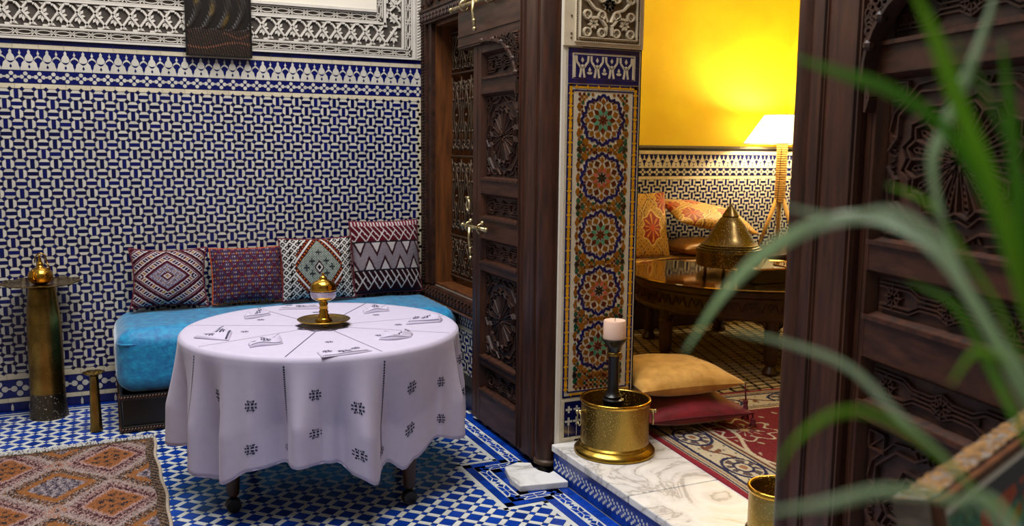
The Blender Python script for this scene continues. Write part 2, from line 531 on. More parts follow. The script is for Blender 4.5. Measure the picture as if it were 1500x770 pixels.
for x, y, k in far:
    hu, hv = (hs, ha) if k == 0 else (ha, hs)
    rest.prism(Fr((x, y, 0), (s2, s2, 0), (-s2, s2, 0)), [(-hu, -hv), (hu, -hv), (hu, hv), (-hu, hv)], -0.004, 0.0, 1)
# lines along the back wall
for y0, y1, m_ in ((5.836, 5.884, 0), (5.816, 5.834, 1), (5.796, 5.814, 0), (5.772, 5.794, 1)):
    x = -2.4
    while x < 1.98:
        rest.rect(FF, x, x+0.118, y0, y1, -0.004, 0.0, m_); x += 0.12
for k in range(34):
    rest.rect(FF, 1.9385, 2.058, 3.69+k*0.064, 3.69+k*0.064+0.0625, -0.004, 0.0, k % 2)
# stepped border beside the window wall
def path_strip(pts, wd, m, tl, mbx, w1=0.0):
    for (x0, y0), (x1, y1) in zip(pts[:-1], pts[1:]):
        L = math.hypot(x1-x0, y1-y0); n = max(1, round((L+wd)/tl))
        ux, uy = (x1-x0)/L, (y1-y0)/L
        st = -wd/2; ln = (L+wd)/n if n else L
        for k in range(n):
            s0 = st+k*ln+0.0008; s1 = st+(k+1)*ln-0.0008
            p = (x0+ux*s0, y0+uy*s0); q = (x0+ux*s1, y0+uy*s1)
            nx, ny = -uy*wd/2, ux*wd/2
            mbx.prism(FF, [(p[0]-nx, p[1]-ny), (q[0]-nx, q[1]-ny), (q[0]+nx, q[1]+ny), (p[0]+nx, p[1]+ny)], -0.004, w1, m)
wl = [(1.7625, 5.76), (1.7625, 3.99), (1.5625, 3.99), (1.5625, 3.40), (1.7625, 3.40), (1.7625, 1.3)]
path_strip(wl, 0.024, 1, 0.3, rest)
bl = [(1.7975, 5.76), (1.7975, 3.952), (1.5975, 3.952), (1.5975, 3.438), (1.7975, 3.438), (1.7975, 1.3)]
border = MB()
path_strip(bl, 0.042, 0, 0.105, border, 0.0006)
ol = [(1.912, 5.76), (1.912, 3.845), (1.712, 3.845), (1.712, 3.545), (1.912, 3.545), (1.912, 1.3)]
path_strip(ol, 0.05, 0, 0.07, border, 0.0006)
sb = [(1.8525, 5.76), (1.8525, 3.90), (1.6525, 3.90), (1.6525, 3.49), (1.8525, 3.49), (1.8525, 1.3)]
path_strip(sb, 0.066, 1, 0.17, rest, -0.0006)
for (x0, y0), (x1, y1) in zip(sb[:-1], sb[1:]):
    L = math.hypot(x1-x0, y1-y0); ux, uy = (x1-x0)/L, (y1-y0)/L
    n = max(1, round(L/0.165)); ln = L/n
    for k in range(n):
        c = (x0+ux*(k+0.5)*ln, y0+uy*(k+0.5)*ln)
        loc = Fr((c[0], c[1], 0), (ux, uy, 0), (-uy, ux, 0))
        kl = ln*0.44
        for sx in (-1, 1):
            for sy in (-1, 1):
                border.prism(loc, [(sx*0.002, sy*0.002), (sx*kl*0.42, sy*0.003), (sx*kl*0.72, sy*0.024), (sx*0.004, sy*0.021)], -0.004, 0.0004, 0)
            border.prism(loc, [(sx*kl*0.48, 0), (sx*kl*0.78, -0.016), (sx*kl*0.98, 0), (sx*kl*0.78, 0.016)], -0.004, 0.0004, 0)
        border.prism(loc, [(ln*0.5-0.012, 0), (ln*0.5, -0.014), (ln*0.5+0.012, 0), (ln*0.5, 0.014)], -0.004, 0.0004, 0)
border.build('border_tiles', [M_cobalt, M_fwhite], floor, kind='stuff')
rest.build('small_tiles', [M_cobalt, M_fwhite], floor, kind='stuff')

# ---- zellige dado: bars, cheeks and lozenges
CU, CV = 0.0618, 0.0578
def bar_poly(h):
    return (0.475*CU, 0.17*CV) if h else (0.17*CU, 0.475*CV)
def dado(fr, u0, u1, v0, v1, uc, vc, parent, single=None, w1=0.004, dark=0, tag_name='tile'):
    """fills a field with the bar pattern; 'single' picks the bars that become objects of their own"""
    mbx = MB()
    hb = MB(); hb.prism(Fr((0, 0, 0), fr.U, fr.V, fr.N), [(-0.475*CU, -0.17*CV), (0.475*CU, -0.17*CV), (0.475*CU, 0.17*CV), (-0.475*CU, 0.17*CV)], 0, w1)
    vb = MB(); vb.prism(Fr((0, 0, 0), fr.U, fr.V, fr.N), [(-0.17*CU, -0.475*CV), (0.17*CU, -0.475*CV), (0.17*CU, 0.475*CV), (-0.17*CU, 0.475*CV)], 0, w1)
    mh = mv = None
    cand = []
    i0 = math.floor((u0-uc)/CU); i1 = math.ceil((u1-uc)/CU)
    j0 = math.floor((v0-vc)/CV); j1 = math.ceil((v1-vc)/CV)
    for i in range(i0, i1+1):
        for j in range(j0, j1+1):
            cu, cv = uc+i*CU, vc+j*CV
            h = (i+j) % 2 == 0
            a, b = bar_poly(h)
            full = cu-0.5*CU > u0-1e-4 and cu+0.5*CU < u1+1e-4 and cv-0.5*CV > v0-1e-4 and cv+0.5*CV < v1+1e-4
            def put2(pts, m):
                q = pts if full else clip_rect(pts, u0, u1, v0, v1)
                if q and area(q) > 1e-5:
                    mbx.prism(fr, q, 0, w1 if m == 0 else w1*0.92, m)
            if full and single is not None:
                cand.append((cu, cv, h))
            else:
                put2([(cu-a, cv-b), (cu+a, cv-b), (cu+a, cv+b), (cu-a, cv+b)], 0)
            for s in (-1, 1):
                if h:
                    tr = [(cu-0.44*CU, cv+s*0.195*CV), (cu+0.44*CU, cv+s*0.195*CV), (cu+0.4*CU, cv+s*0.3*CV), (cu+0.26*CU, cv+s*0.48*CV), (cu-0.26*CU, cv+s*0.48*CV), (cu-0.4*CU, cv+s*0.3*CV)]
                else:
                    tr = [(cu+s*0.195*CU, cv-0.44*CV), (cu+s*0.195*CU, cv+0.44*CV), (cu+s*0.3*CU, cv+0.4*CV), (cu+s*0.48*CU, cv+0.26*CV), (cu+s*0.48*CU, cv-0.26*CV), (cu+s*0.3*CU, cv-0.4*CV)]
                put2(tr, 1)
            eu, ev = cu+CU/2, cv+CV/2
            if u0 < eu < u1 and v0 < ev < v1:
                mbx.prism(fr, [(eu-0.215*CU, ev), (eu, ev-0.215*CV), (eu+0.215*CU, ev), (eu, ev+0.215*CV)], 0, w1, 0)
    if single is not None and cand:
        mh = hb.mesh('tile', M_navy); mv = vb.mesh('tile', M_navy)
        cand.sort(key=single)
        for k, (cu, cv, h) in enumerate(cand):
            if k < 300:
                inst(tag_name, mh if h else mv, fr.p(cu, cv, rnd.uniform(-0.0004, 0.0004)), parent)
            else:
                a, b = bar_poly(h)
                mbx.prism(fr, [(cu-a, cv-b), (cu+a, cv-b), (cu+a, cv+b), (cu-a, cv+b)], 0, w1, 0)
    return mbx.build('small_tiles', [M_navy, M_white], parent, kind='stuff')

def strip_row(fr, u0, u1, v0, v1, tl, parent, m, name, singles=True, w1=0.004):
    n = max(1, round((u1-u0)/tl)); ln = (u1-u0)/n
    if singles:
        b_ = MB(); b_.rect(Fr((0, 0, 0), fr.U, fr.V, fr.N), -ln/2+0.0008, ln/2-0.0008, v0+0.0005-(v0+v1)/2, v1-0.0005-(v0+v1)/2, 0, w1)
        me = b_.mesh(name, m)
        for k in range(n):
            inst(name, me, fr.p(u0+(k+0.5)*ln, (v0+v1)/2), parent)
    else:
        b_ = MB()
        for k in range(n):
            b_.rect(fr, u0+k*ln+0.0006, u0+(k+1)*ln-0.0006, v0+0.0005, v1-0.0005, 0, w1)
        b_.build(name, m, parent, kind='stuff')

def merlons(fr, u0, u1, v0, v1, per, parent, phase=0.0):
    b_ = MB()
    H = v1-v0
    b_.rect(fr, u0, u1, v0, v1, 0, 0.003, 0)
    n0 = math.ceil((u0-phase)/per-0.5)
    big = [(0.98, 0.0), (0.98, 0.1), (0.86, 0.2), (0.80, 0.34), (0.55, 0.46), (0.42, 0.5), (0.48, 0.56), (0.36, 0.68), (0.18, 0.78), (0.13, 0.83), (0.18, 0.88), (0.0, 0.99)]
    k = n0
    while phase+k*per < u1+per*0.5:
        c = phase+k*per; w = per*0.5
        poly = [(c+x*w, v0+y*H) for x, y in big]+[(c-x*w, v0+y*H) for x, y in big[::-1][1:]]
        q = clip_rect(poly, u0, u1, v0, v1)
        if q:
            b_.prism(fr, q, 0.003, 0.0045, 1)
            for dk in ([(-0.45, 0.47), (-0.2, 0.36), (0, 0.33), (0.2, 0.36), (0.45, 0.47), (0.2, 0.43), (0, 0.415), (-0.2, 0.43)],
                       [(0, 0.08), (0.15, 0.17), (0, 0.28), (-0.15, 0.17)]):
                d = clip_rect([(c+x*w, v0+y*H) for x, y in dk], u0, u1, v0, v1)
                if d:
                    b_.prism(fr, d, 0.0045, 0.0052, 0)
        c2 = c+per*0.5
        for wh in ([(-0.52, 0.44), (-0.3, 0.56), (0, 0.62), (0.3, 0.56), (0.52, 0.44), (0.4, 0.6), (0.12, 0.7), (0, 0.72), (-0.12, 0.7), (-0.4, 0.6)],
                   [(0, 0.7), (0.16, 0.81), (0.05, 0.88), (0, 0.97), (-0.05, 0.88), (-0.16, 0.81)]):
            d = clip_rect([(c2+x*w, v0+y*H) for x, y in wh], u0, u1, v0, v1)
            if d:
                b_.prism(fr, d, 0.003, 0.0045, 1)
        k += 1
    b_.build('merlon_tiles', [M_navy, M_white], parent, kind='stuff')

def flowers(fr, u0, u1, v0, v1, per, parent):
    b_ = MB()
    b_.rect(fr, u0, u1, v0, v1, 0, 0.003, 0)
    vm = (v0+v1)/2; R = (v1-v0)*0.165; D = (v1-v0)*0.27
    n = int((u1-u0)/per); st = u0+((u1-u0)-n*per)/2
    for k in range(n):
        c = st+(k+0.5)*per
        for dx, dy in ((D, 0), (-D, 0), (0, D), (0, -D)):
            b_.prism(fr, [(c+dx+R*math.cos(PI/8+PI/4*t), vm+dy+R*math.sin(PI/8+PI/4*t)) for t in range(8)], 0.003, 0.0045, 1)
        e = c+per/2
        b_.prism(fr, [(e-0.011, vm), (e, vm-0.006), (e+0.011, vm), (e, vm+0.006)], 0.003, 0.0045, 1)
    b_.build('flower_tiles', [M_navy, M_white], parent, kind='stuff')

# ---- back wall
mb = MB(); mb.box((-3.2, YA, -0.1), (2.39, YA+0.22, 4.3))
wall_back = struct(mb, 'wall_back', M_grout)
dado(FA, -1.9, 2.03, 0.234, 1.9105, -0.505, 1.188, wall_back,
     single=lambda c: (0 if (-0.62 < c[0] < 2.0 and c[1] > 1.0) else 1, (c[0]+0.15)**2+(c[1]-1.45)**2))
strip_row(FA, 1.99, 2.03, 0.234, 1.91, 0.04, wall_back, M_cream, 'edge_tile', False)
strip_row(FA, -1.9, XB, 1.912, 1.94, 0.13, wall_back, M_cream, 'cream_tile')
flowers(FA, -1.9, XB, 1.942, 2.014, 0.0723, wall_back)
merlons(FA, -1.9, XB, 2.016, 2.136, 0.0943, wall_back, phase=-0.556)
strip_row(FA, -1.9, XB, 2.138, 2.164, 0.13, wall_back, M_cream, 'cream_tile')
strip_row(FA, -1.9, XB, 2.166, 2.19, 0.0662, wall_back, M_navy, 'blue_edge_tile')
strip_row(FA, -1.9, 2.05, 0.196, 0.232, 0.13, wall_back, M_cream, 'cream_tile')
flowers(FA, -1.9, 2.05, 0.084, 0.194, 0.108, wall_back)
strip_row(FA, -1.9, 2.05, 0.056, 0.082, 0.13, wall_back, M_cream, 'cream_tile')
b_ = MB(); b_.rect(FA, -1.9, 2.05, 0.0, 0.054, 0, 0.003, 0)
for k in range(42):
    c = -1.88+k*0.094
    b_.prism(FA, [(c-0.006, 0.006), (c+0.006, 0.006), (c+0.007, 0.03), (c, 0.05), (c-0.007, 0.03)], 0.003, 0.0042, 1)
b_.build('skirting_tiles', [M_navy, M_white], wall_back, kind='stuff')

# carved stucco above the tiles
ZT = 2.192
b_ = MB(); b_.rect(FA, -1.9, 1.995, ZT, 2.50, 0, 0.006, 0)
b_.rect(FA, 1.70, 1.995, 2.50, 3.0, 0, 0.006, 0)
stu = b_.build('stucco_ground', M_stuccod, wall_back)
b_ = MB()
b_.rect(FA, -1.9, 1.70, 2.503, 4.2, 0, 0.03, 0)
b_.rect(FA, 1.70, XB, 3.0, 4.2, 0, 0.03, 0)
b_.build('plaster_panel', M_plaster, wall_back)
def chain(b_, fr, p, q, wd, per, w0, w1):
    """links of a carved chain between two fillets"""
    dx, dy = q[0]-p[0], q[1]-p[1]; L = math.hypot(dx, dy); ux, uy = dx/L, dy/L
    loc = Fr(fr.p(p[0], p[1]), fr.U*ux+fr.V*uy, fr.V*ux-fr.U*uy, fr.N)
    for s in (-1, 1):
        b_.bar(loc, (0, s*wd*0.5), (L, s*wd*0.5), wd*0.16, w0, w1*1.25, 0, 0.8)
    n = max(1, round(L/per)); ln = L/n
    for k in range(n):
        c = (k+0.5)*ln
        ring = [(c+ln*0.40*math.cos(t*PI/6), wd*0.27*math.sin(t*PI/6)) for t in range(13)]
        b_.pline(loc, ring, wd*0.17, w0, w1, 0, 0.6)
        e = (k+1)*ln
        for s in (-1, 1):
            b_.bar(loc, (e-ln*0.14, -s*wd*0.36), (e+ln*0.14, s*wd*0.36), wd*0.18, w0, w1, 0, 0.6)
def petals(b_, fr, c, ru, rv, w0, w1, n=8):
    for k in range(n):
        a = 2*PI*k/n+PI/2
        tip = (c[0]+ru*math.cos(a), c[1]+rv*math.sin(a))
        dx, dy = tip[0]-c[0], tip[1]-c[1]; L = math.hypot(dx, dy)
        nx, ny = -dy/L, dx/L; wdt = 0.27*min(ru, rv)*2
        b_.prism(fr, [(c[0]+dx*0.12, c[1]+dy*0.12), (c[0]+dx*0.6+nx*wdt*0.5, c[1]+dy*0.6+ny*wdt*0.5), tip, (c[0]+dx*0.6-nx*wdt*0.5, c[1]+dy*0.6-ny*wdt*0.5)], w0, w1, 0, 0.12)
def lattice(fr, u0, u1, vlo, vhi, per, parent, vertical=False, lim=None):
    """zigzag strapwork with a leaf medallion in every lozenge; medallions are pieces of their own"""
    b_ = MB()
    n = round((u1-u0)/per); ln = (u1-u0)/n
    H = vhi-vlo
    def T(u, v):
        return (u, v) if not vertical else (v, u)
    for k in range(n):
        c = u0+(k+0.5)*ln
        z1 = [T(c-ln, vlo+0.02*H), T(c-ln*0.72, vlo+0.02*H), T(c+ln*0.22, vhi-0.03*H), T(c+ln*0.5, vhi-0.03*H)]
        z2 = [T(c-ln*0.5, vhi-0.1*H), T(c-ln*0.38, vhi-0.1*H), T(c+ln*0.5, vlo+0.08*H), T(c+ln*0.62, vlo+0.08*H)]
        lo, hi = u0, u1
        def lim_(P):
            return all(lo-0.004 <= (p[0] if not vertical else p[1]) <= hi+0.004 for p in P)
        for z in (z1, z2):
            if lim_(z):
                b_.pline(fr, z, 0.0155, 0.006, 0.022, 0, 0.7)
        t0 = T(c+ln*0.02, vlo+0.04*H); 
        b_.prism(fr, [T(c+ln*0.5-ln*0.22, vlo+0.02*H), T(c+ln*0.5+ln*0.22, vlo+0.02*H), T(c+ln*0.5, vlo+0.2*H)] if c+ln*0.75 < u1 else [T(c-0.004, vlo), T(c+0.004, vlo), T(c, vlo+0.02)], 0.006, 0.016, 0, 0.25)
        b_.prism(fr, [T(c-ln*0.2, vhi-0.02*H), T(c+ln*0.2, vhi-0.02*H), T(c, vhi-0.14*H)], 0.006, 0.016, 0, 0.25)
    b_.build('strapwork', M_stucco, parent)
    me = None
    for k in range(n):
        c = u0+(k+0.5)*ln
        if me is None:
            q = MB(); ru, rv = (ln*0.37, H*0.37) if not vertical else (H*0.37, ln*0.37)
            petals(q, Fr((0, 0, 0), fr.U, fr.V, fr.N), (0, 0), ru, rv, 0.006, 0.018)
            me = q.mesh('medallion', M_stucco)
        u, v = T(c, (vlo+vhi)/2)
        inst('medallion', me, fr.p(u, v), parent)
lattice(FA, -1.9+0.034, 1.87, 2.272, 2.408, 0.097, wall_back)
lattice(FA, 2.41, 2.99, 1.774, 1.874, 0.097, wall_back, vertical=True)
b_ = MB()
chain(b_, FA, (-1.9, 2.234), (1.925, 2.234), 0.045, 0.099, 0.006, 0.018)
chain(b_, FA, (-1.9, 2.456), (1.72, 2.456), 0.05, 0.099, 0.006, 0.018)
chain(b_, FA, (1.925, 2.255), (1.925, 3.0), 0.045, 0.09, 0.006, 0.018)
chain(b_, FA, (1.722, 2.456), (1.722, 3.0), 0.04, 0.09, 0.006, 0.018)
b_.rect(FA, -1.9, 1.89, 2.258, 2.268, 0.006, 0.024)
b_.rect(FA, -1.9, 1.765, 2.412, 2.426, 0.006, 0.024)
b_.rect(FA, 1.752, 1.768, 2.412, 3.0, 0.006, 0.024)
b_.rect(FA, 1.878, 1.892, 2.268, 3.0, 0.006, 0.024)
b_.rect(FA, -1.9, 1.955, ZT, 2.206, 0.006, 0.02)
b_.rect(FA, 1.953, 1.972, ZT, 3.0, 0.006, 0.03)
b_.rect(FA, -1.9, 1.70, 2.488, 2.506, 0.0, 0.034)
b_.build('chain_moulding', M_stucco, wall_back)
b_ = MB(); b_.rect(FA, 1.972, XB, ZT, 3.0, 0.006, 0.014)
for k in range(40):
    v = ZT+0.01+k*0.02
    b_.pline(FA, [(1.99, v), (2.015, v+0.014), (2.04, v), (2.05, v+0.012)], 0.006, 0.014, 0.021)
    b_.ball(FA.p(2.016, v+0.004, 0.015), 0.005, 0, 6, 4)
b_.build('corner_stucco', M_stucco, wall_back)

# ---- window wall
WY0, WY1, WZ0, WZ1 = 4.5, 5.70, 0.655, 2.42
mb = MB()
mb.box((XB, WY1, -0.1), (2.39, YA+0.05, 4.3)); mb.box((XB, YP, -0.1), (2.39, WY0, 4.3))
mb.box((XB, WY0, -0.1), (2.39, WY1, WZ0)); mb.box((XB, WY0, WZ1), (2.39, WY1, 4.3))
mb.box((XB, 2.05, 2.75), (2.39, YP, 4.3)); mb.box((XB, -2.6, -0.1), (2.39, 2.05, 4.3))
wall_right = struct(mb, 'wall_right', M_wall)
dado(FB, -YA+0.002, -3.95, 0.11, 0.43, -5.85, 0.145, wall_right)
strip_row(FB, -YA, -3.9, 0.43, 0.458, 0.13, wall_right, M_cream, 'cream_tile')
b_ = MB(); b_.rect(FB, -YA, -3.9, 0.46, 0.558, 0, 0.003, 0)
for k in range(95):
    for r_ in range(3):
        c = -YA+0.012+k*0.0205; v = 0.477+r_*0.028
        if (k+r_) % 2 == 0:
            b_.prism(FB, [(c-0.013, v), (c-0.006, v-0.013), (c+0.006, v-0.013), (c+0.013, v), (c+0.006, v+0.013), (c-0.006, v+0.013)], 0.003, 0.0045, 1)
b_.rect(FB, -YA, -3.9, 0.0, 0.108, 0, 0.003, 0)
b_.build('scale_tiles', [M_navy, M_white], wall_right, kind='stuff')

# window joinery
win = bpy.data.objects.new('window_1', None); COL.objects.link(win); win['kind'] = 'structure'
win['label'] = 'wooden window with wrought iron grille beside the tiled wall'
b_ = MB()
b_.rect(FB, -YA+0.01, -5.775, 0.655, 2.62, 0, 0.045)
b_.rect(FB, -5.775, -5.70, 0.655, 2.42, 0, 0.03)
for k in range(90):
    v = 0.67+k*0.021
    b_.pline(FB, [(-5.85, v), (-5.83, v+0.012), (-5.81, v), (-5.80, v+0.012)], 0.006, 0.045, 0.053)
b_.build('window_frame', M_carve, win)
b_ = MB()
b_.rect(FB, -YA+0.01, -4.4, 2.42, 2.50, 0, 0.05)
for k in range(22):
    u = -5.85+k*0.064
    b_.pline(FB, [(u, 2.435), (u+0.032, 2.485), (u+0.064, 2.435)], 0.01, 0.05, 0.062)
    b_.pline(FB, [(u, 2.485), (u+0.032, 2.435), (u+0.064, 2.485)], 0.01, 0.05, 0.06)
b_.rect(FB, -YA+0.01, -4.4, 2.50, 2.515, 0, 0.06)
b_.rect(FB, -5.80, -4.4, 2.515, 3.1, 0, 0.02)
for k in range(9):
    u = -5.72+k*0.15
    for r_ in (0.02, 0.035, 0.05):
        b_.pline(FB, [(u+r_*math.cos(t*PI/8), 2.6+r_*math.sin(t*PI/8)) for t in range(17)], 0.008, 0.02, 0.034)
b_.build('lintel_frieze', M_carve, win)
b_ = MB()
b_.add([FB.p(-YA+0.01, 0.66, -0.2), FB.p(-4.4, 0.66, -0.2), FB.p(-4.4, 0.645, 0.035), FB.p(-YA+0.01, 0.645, 0.035),
        FB.p(-YA+0.01, 0.575, 0.06), FB.p(-4.4, 0.575, 0.06), FB.p(-4.4, 0.56, 0.0), FB.p(-YA+0.01, 0.56, 0.0)],
       [(0, 1, 2, 3), (3, 2, 5, 4), (4, 5, 6, 7)])
fsl = Fr(FB.p(0, 0.575, 0.061), FB.U, FB.V*0.07-FB.N*0.025, None)
for k in range(24):
    u = -5.86+k*0.06
    b_.pline(fsl, [(u+0.03+0.026*math.cos(t*PI/6), 0.036+0.024*math.sin(t*PI/6)) for t in range(13)], 0.008, 0.0, 0.012)
    b_.pline(fsl, [(u+0.03+0.012*math.cos(t*PI/3), 0.036+0.011*math.sin(t*PI/3)) for t in range(7)], 0.006, 0.0, 0.012)
b_.build('window_sill', M_carve, win)
b_ = MB(); b_.rect(FB, -YA+0.01, -4.4, 0.555, 0.567, 0, 0.068); b_.build('copper_bead', M_woodw, win)
# reveals
b_ = MB()
b_.box((XB-0.001, WY1-0.02, WZ0), (2.36, WY1+0.002, WZ1))
b_.box((XB, WY0, WZ1-0.02), (2.38, WY1, WZ1)); b_.box((XB, WY0, WZ0), (2.38, WY1, WZ0+0.014))
b_.box((XB, WY0-0.002, WZ0), (2.38, WY0+0.02, WZ1))
b_.build('reveal', M_woodw, win)
for y0, y1 in ((5.30, 5.66), (4.56, 5.10)):
    b_ = MB(); b_.box((2.33, y0, WZ0), (2.37, y1, WZ1)); 
    for v in (0.75, 1.3, 1.85):
        b_.box((2.318, y0+0.05, v), (2.33, y1-0.05, v+0.42))
    b_.build('shutter', M_woodw, win)
# grille
GX = 2.17
b_ = MB()
for z in (0.72, 1.0, 1.54, 2.088, 2.36):
    b_.tube([(GX, WY1-0.02, z), (GX, WY0+0.02, z)], 0.007, 6)
grille = b_.build('grille_rail', M_iron, win)
def spiral(cy, cz, r0, turns, a0_, sgn):
    out = []
    for k in range(int(14*turns)+1):
        t = k/(14*turns)
        r = r0*(1-0.82*t); a = a0_+sgn*turns*2*PI*t
        out.append((GX+0.006*math.sin(k), cy+r*math.cos(a), cz+r*math.sin(a)))
    return out
sc = MB()
for s in (-1, 1):
    for e in (-1, 1):
        sc.tube([(GX, p[1]*1.0, p[2]) for p in spiral(s*0.04, e*0.19, 0.04, 1.35, 0 if s < 0 else PI, s*e)], 0.0075, 6)
    for e in (-1, 1):
        sc.tube([(GX+0.008, p[1], p[2]) for p in spiral(s*0.045, e*0.07, 0.034, 1.5, PI if s < 0 else 0, -s*e)], 0.006, 5)
    sc.tube([(GX, s*0.0, -0.19+0.0), (GX, s*0.02, -0.1), (GX, s*0.055, 0.0), (GX, s*0.02, 0.1), (GX, s*0.0, 0.19)], 0.006, 5)
    sc.tube([(GX, s*0.085, -0.24), (GX, s*0.06, -0.12), (GX, s*0.085, 0.0), (GX, s*0.06, 0.12), (GX, s*0.085, 0.24)], 0.005, 5)
    for e in (-1, 1):
        sc.ball((GX, s*0.06, e*0.1), 0.011, 0, 6, 4)
for e in (-1, 0, 1):
    sc.ball((GX, 0, e*0.2), 0.012, 0, 6, 4)
me_sc = sc.mesh('grille_scroll', M_iron, True)
for zc, hz in ((0.86, 0.52), (1.27, 1.0), (1.81, 1.0), (2.225, 0.5)):
    y = 5.58
    while y > 4.56:
        inst('grille_scroll', me_sc, (0, y, zc), win, scale=(1, 1, hz*1.05))
        y -= 0.17

# ---- jamb pillar of the opening
mb = MB(); mb.box((1.955, YP, 0.0), (2.39, 4.02, 4.3))
pil = struct(mb, 'wall_pillar', M_plaster)
PX0, PX1 = 1.985, 2.375
b_ = MB(); b_.rect(FP, PX0-0.012, PX1+0.008, ZS+0.01, 2.07, 0, 0.0015); b_.build('pillar_grout', mat('ivory_ground_tile', hx('#cdc3ac'), 0.4, var=0.15, scale=30), pil)
def tile_frame(fr, u0, u1, v0, v1, t, tl, name, m, parent):
    b_ = MB()
    for (a, b) in ((u0, u1),):
        n = max(1, round((b-a)/tl)); ln = (b-a)/n
        for k in range(n):
            for v in (v0, v1-t):
                b_.rect(fr, a+k*ln+0.0006, a+(k+1)*ln-0.0006, v, v+t, 0, 0.004)
    n = max(1, round((v1-v0-2*t)/tl)); ln = (v1-v0-2*t)/n
    for k in range(n):
        for u in (u0, u1-t):
            b_.rect(fr, u, u+t, v0+t+k*ln+0.0006, v0+t+(k+1)*ln-0.0006, 0, 0.004)
    return b_.build(name, m, parent, kind='stuff')
tile_frame(FP, PX0, PX1, 1.905, 2.067, 0.021, 0.05, 'blue_edge_tiles', M_navy, pil)
b_ = MB(); b_.rect(FP, PX0+0.03, PX1-0.03, 1.927, 2.037, 0, 0.003, 0)
n = 4; ln = (PX1-PX0-0.07)/n
for k in range(n+1):
    c = PX0+0.035+k*ln
    for s in (-1, 1):
        pts = [(c+s*ln*0.10, 2.032), (c+s*ln*0.12, 2.005), (c+s*ln*0.42, 1.975), (c+s*ln*0.4, 1.955), (c+s*ln*0.34, 1.932)]
        pts = [(min(max(p[0], PX0+0.034), PX1-0.034), p[1]) for p in pts]
        b_.pline(FP, pts, 0.011, 0.003, 0.0048, 1, 0.9)
    for cc, o_ in ((c+ln/2, 0.0), (c, -0.03)):
        if PX0+0.04 < cc < PX1-0.04:
            b_.prism(FP, [(cc-0.008, 2.012+o_*1.5), (cc, 2.0+o_*1.5), (cc+0.008, 2.012+o_*1.5), (cc, 2.026+o_*1.5)], 0.003, 0.0048, 1)
            b_.prism(FP, [(cc-0.015, 1.985+o_), (cc, 1.993+o_), (cc+0.015, 1.985+o_), (cc+0.008, 1.977+o_), (cc-0.008, 1.977+o_)], 0.003, 0.0048, 1)
b_.build('interlace_tiles', [M_navy, M_cream], pil, kind='stuff')
tile_frame(FP, PX0, PX1, 0.385, 1.90, 0.009, 0.06, 'blue_edge_tiles', M_navy, pil)
tile_frame(FP, PX0+0.025, PX1-0.025, 0.41, 1.875, 0.006, 0.06, 'blue_edge_tiles', M_navy, pil)
# yellow chain with crosses
b_ = MB()
def cross(c, v, r):
    b_.prism(FP, [(c-r, v-r*0.35), (c-r*0.35, v-r*0.35), (c-r*0.35, v-r), (c+r*0.35, v-r), (c+r*0.35, v-r*0.35), (c+r, v-r*0.35), (c+r, v+r*0.35), (c+r*0.35, v+r*0.35), (c+r*0.35, v+r), (c-r*0.35, v+r), (c-r*0.35, v+r*0.35), (c-r, v+r*0.35)], 0.0015, 0.0045, 0)
for u in (PX0+0.017, PX1-0.017):
    n = 26; ln = (1.885-0.4)/n
    for k in range(n):
        v = 0.4+(k+0.5)*ln
        cross(u, v, 0.0118)
        b_.rect(FP, u-0.0078, u+0.0078, v+0.0125, v+ln-0.0125, 0.0015, 0.004, 0)
for v in (1.888, 0.3995):
    n = 6; ln = (PX1-PX0-0.034)/n
    for k in range(n):
        c = PX0+0.017+(k+0.5)*ln
        cross(c, v, 0.009)
        b_.rect(FP, c+0.011, c+ln-0.011, v-0.0045, v+0.0045, 0.0015, 0.004, 0)
b_.build('yellow_chain_tiles', M_yellowt, pil, kind='stuff')
# rosettes
MR = [M_white, M_navy, M_brownt, M_greenl, M_redt, M_darkred, M_greent, M_blackt]
def rosette(variant):
    fr = Fr((0, 0, 0), FP.U, FP.V, FP.N)
    b_ = MB()
    star, pet, mid = ((5, 3, 2), (7, 4, 5))[variant]
    R = 0.128
    W0, W1 = 0.0015, 0.0045
    def kite(a, r0, rm, r1, hw, m):
        ca, sa = math.cos(a), math.sin(a)
        P = [(r0, 0), (rm, hw), (r1, 0), (rm, -hw)]
        b_.prism(fr, [(x*ca-y*sa, x*sa+y*ca) for x, y in P], W0, W1, m)
    for k in range(8):
        a = PI/4*k
        kite(a, 0.002, 0.015, 0.031, 0.0054, star)
        kite(a+PI/8, 0.022, 0.036, 0.055, 0.0115, pet)
        kite(a, 0.034, 0.050, 0.070, 0.0125, 2 if variant else 5)
        kite(a+PI/8, 0.057, 0.073, 0.090, 0.0165, mid)
        kite(a, 0.073, 0.086, 0.103, 0.0125, 2)
    for k in range(8):
        a = PI/4*k
        for s in (-1, 1):
            for (a1, r1, a2, r2) in ((0.0, 0.121, 0.21, 0.104), (0.20, 0.118, 0.39, 0.098)):
                p = (r1*math.cos(a+s*a1), r1*math.sin(a+s*a1)); q = (r2*math.cos(a+s*a2), r2*math.sin(a+s*a2))
                b_.bar(fr, p, q, 0.0138, W0, W1, 1, 0.85)
    for k in range(16):
        a = PI/8*k+PI/16
        kite(a, 0.089, 0.096, 0.105, 0.006, 5)
    return b_.mesh('rosette', MR)
me_r = [rosette(0), rosette(1)]
RC = [1.735-0.2755*k for k in range(5)]
for k, z in enumerate(RC):
    inst('rosette', me_r[k % 2], FP.p(2.18, z), pil)
b_ = MB()
def diam(c, v, ru, rv, m, w1=0.0045):
    b_.prism(FP, [(c-ru, v), (c-ru*0.5, v-rv*0.75), (c, v-rv), (c+ru*0.5, v-rv*0.75), (c+ru, v), (c+ru*0.5, v+rv*0.75), (c, v+rv), (c-ru*0.5, v+rv*0.75)], 0.0015, w1, m)
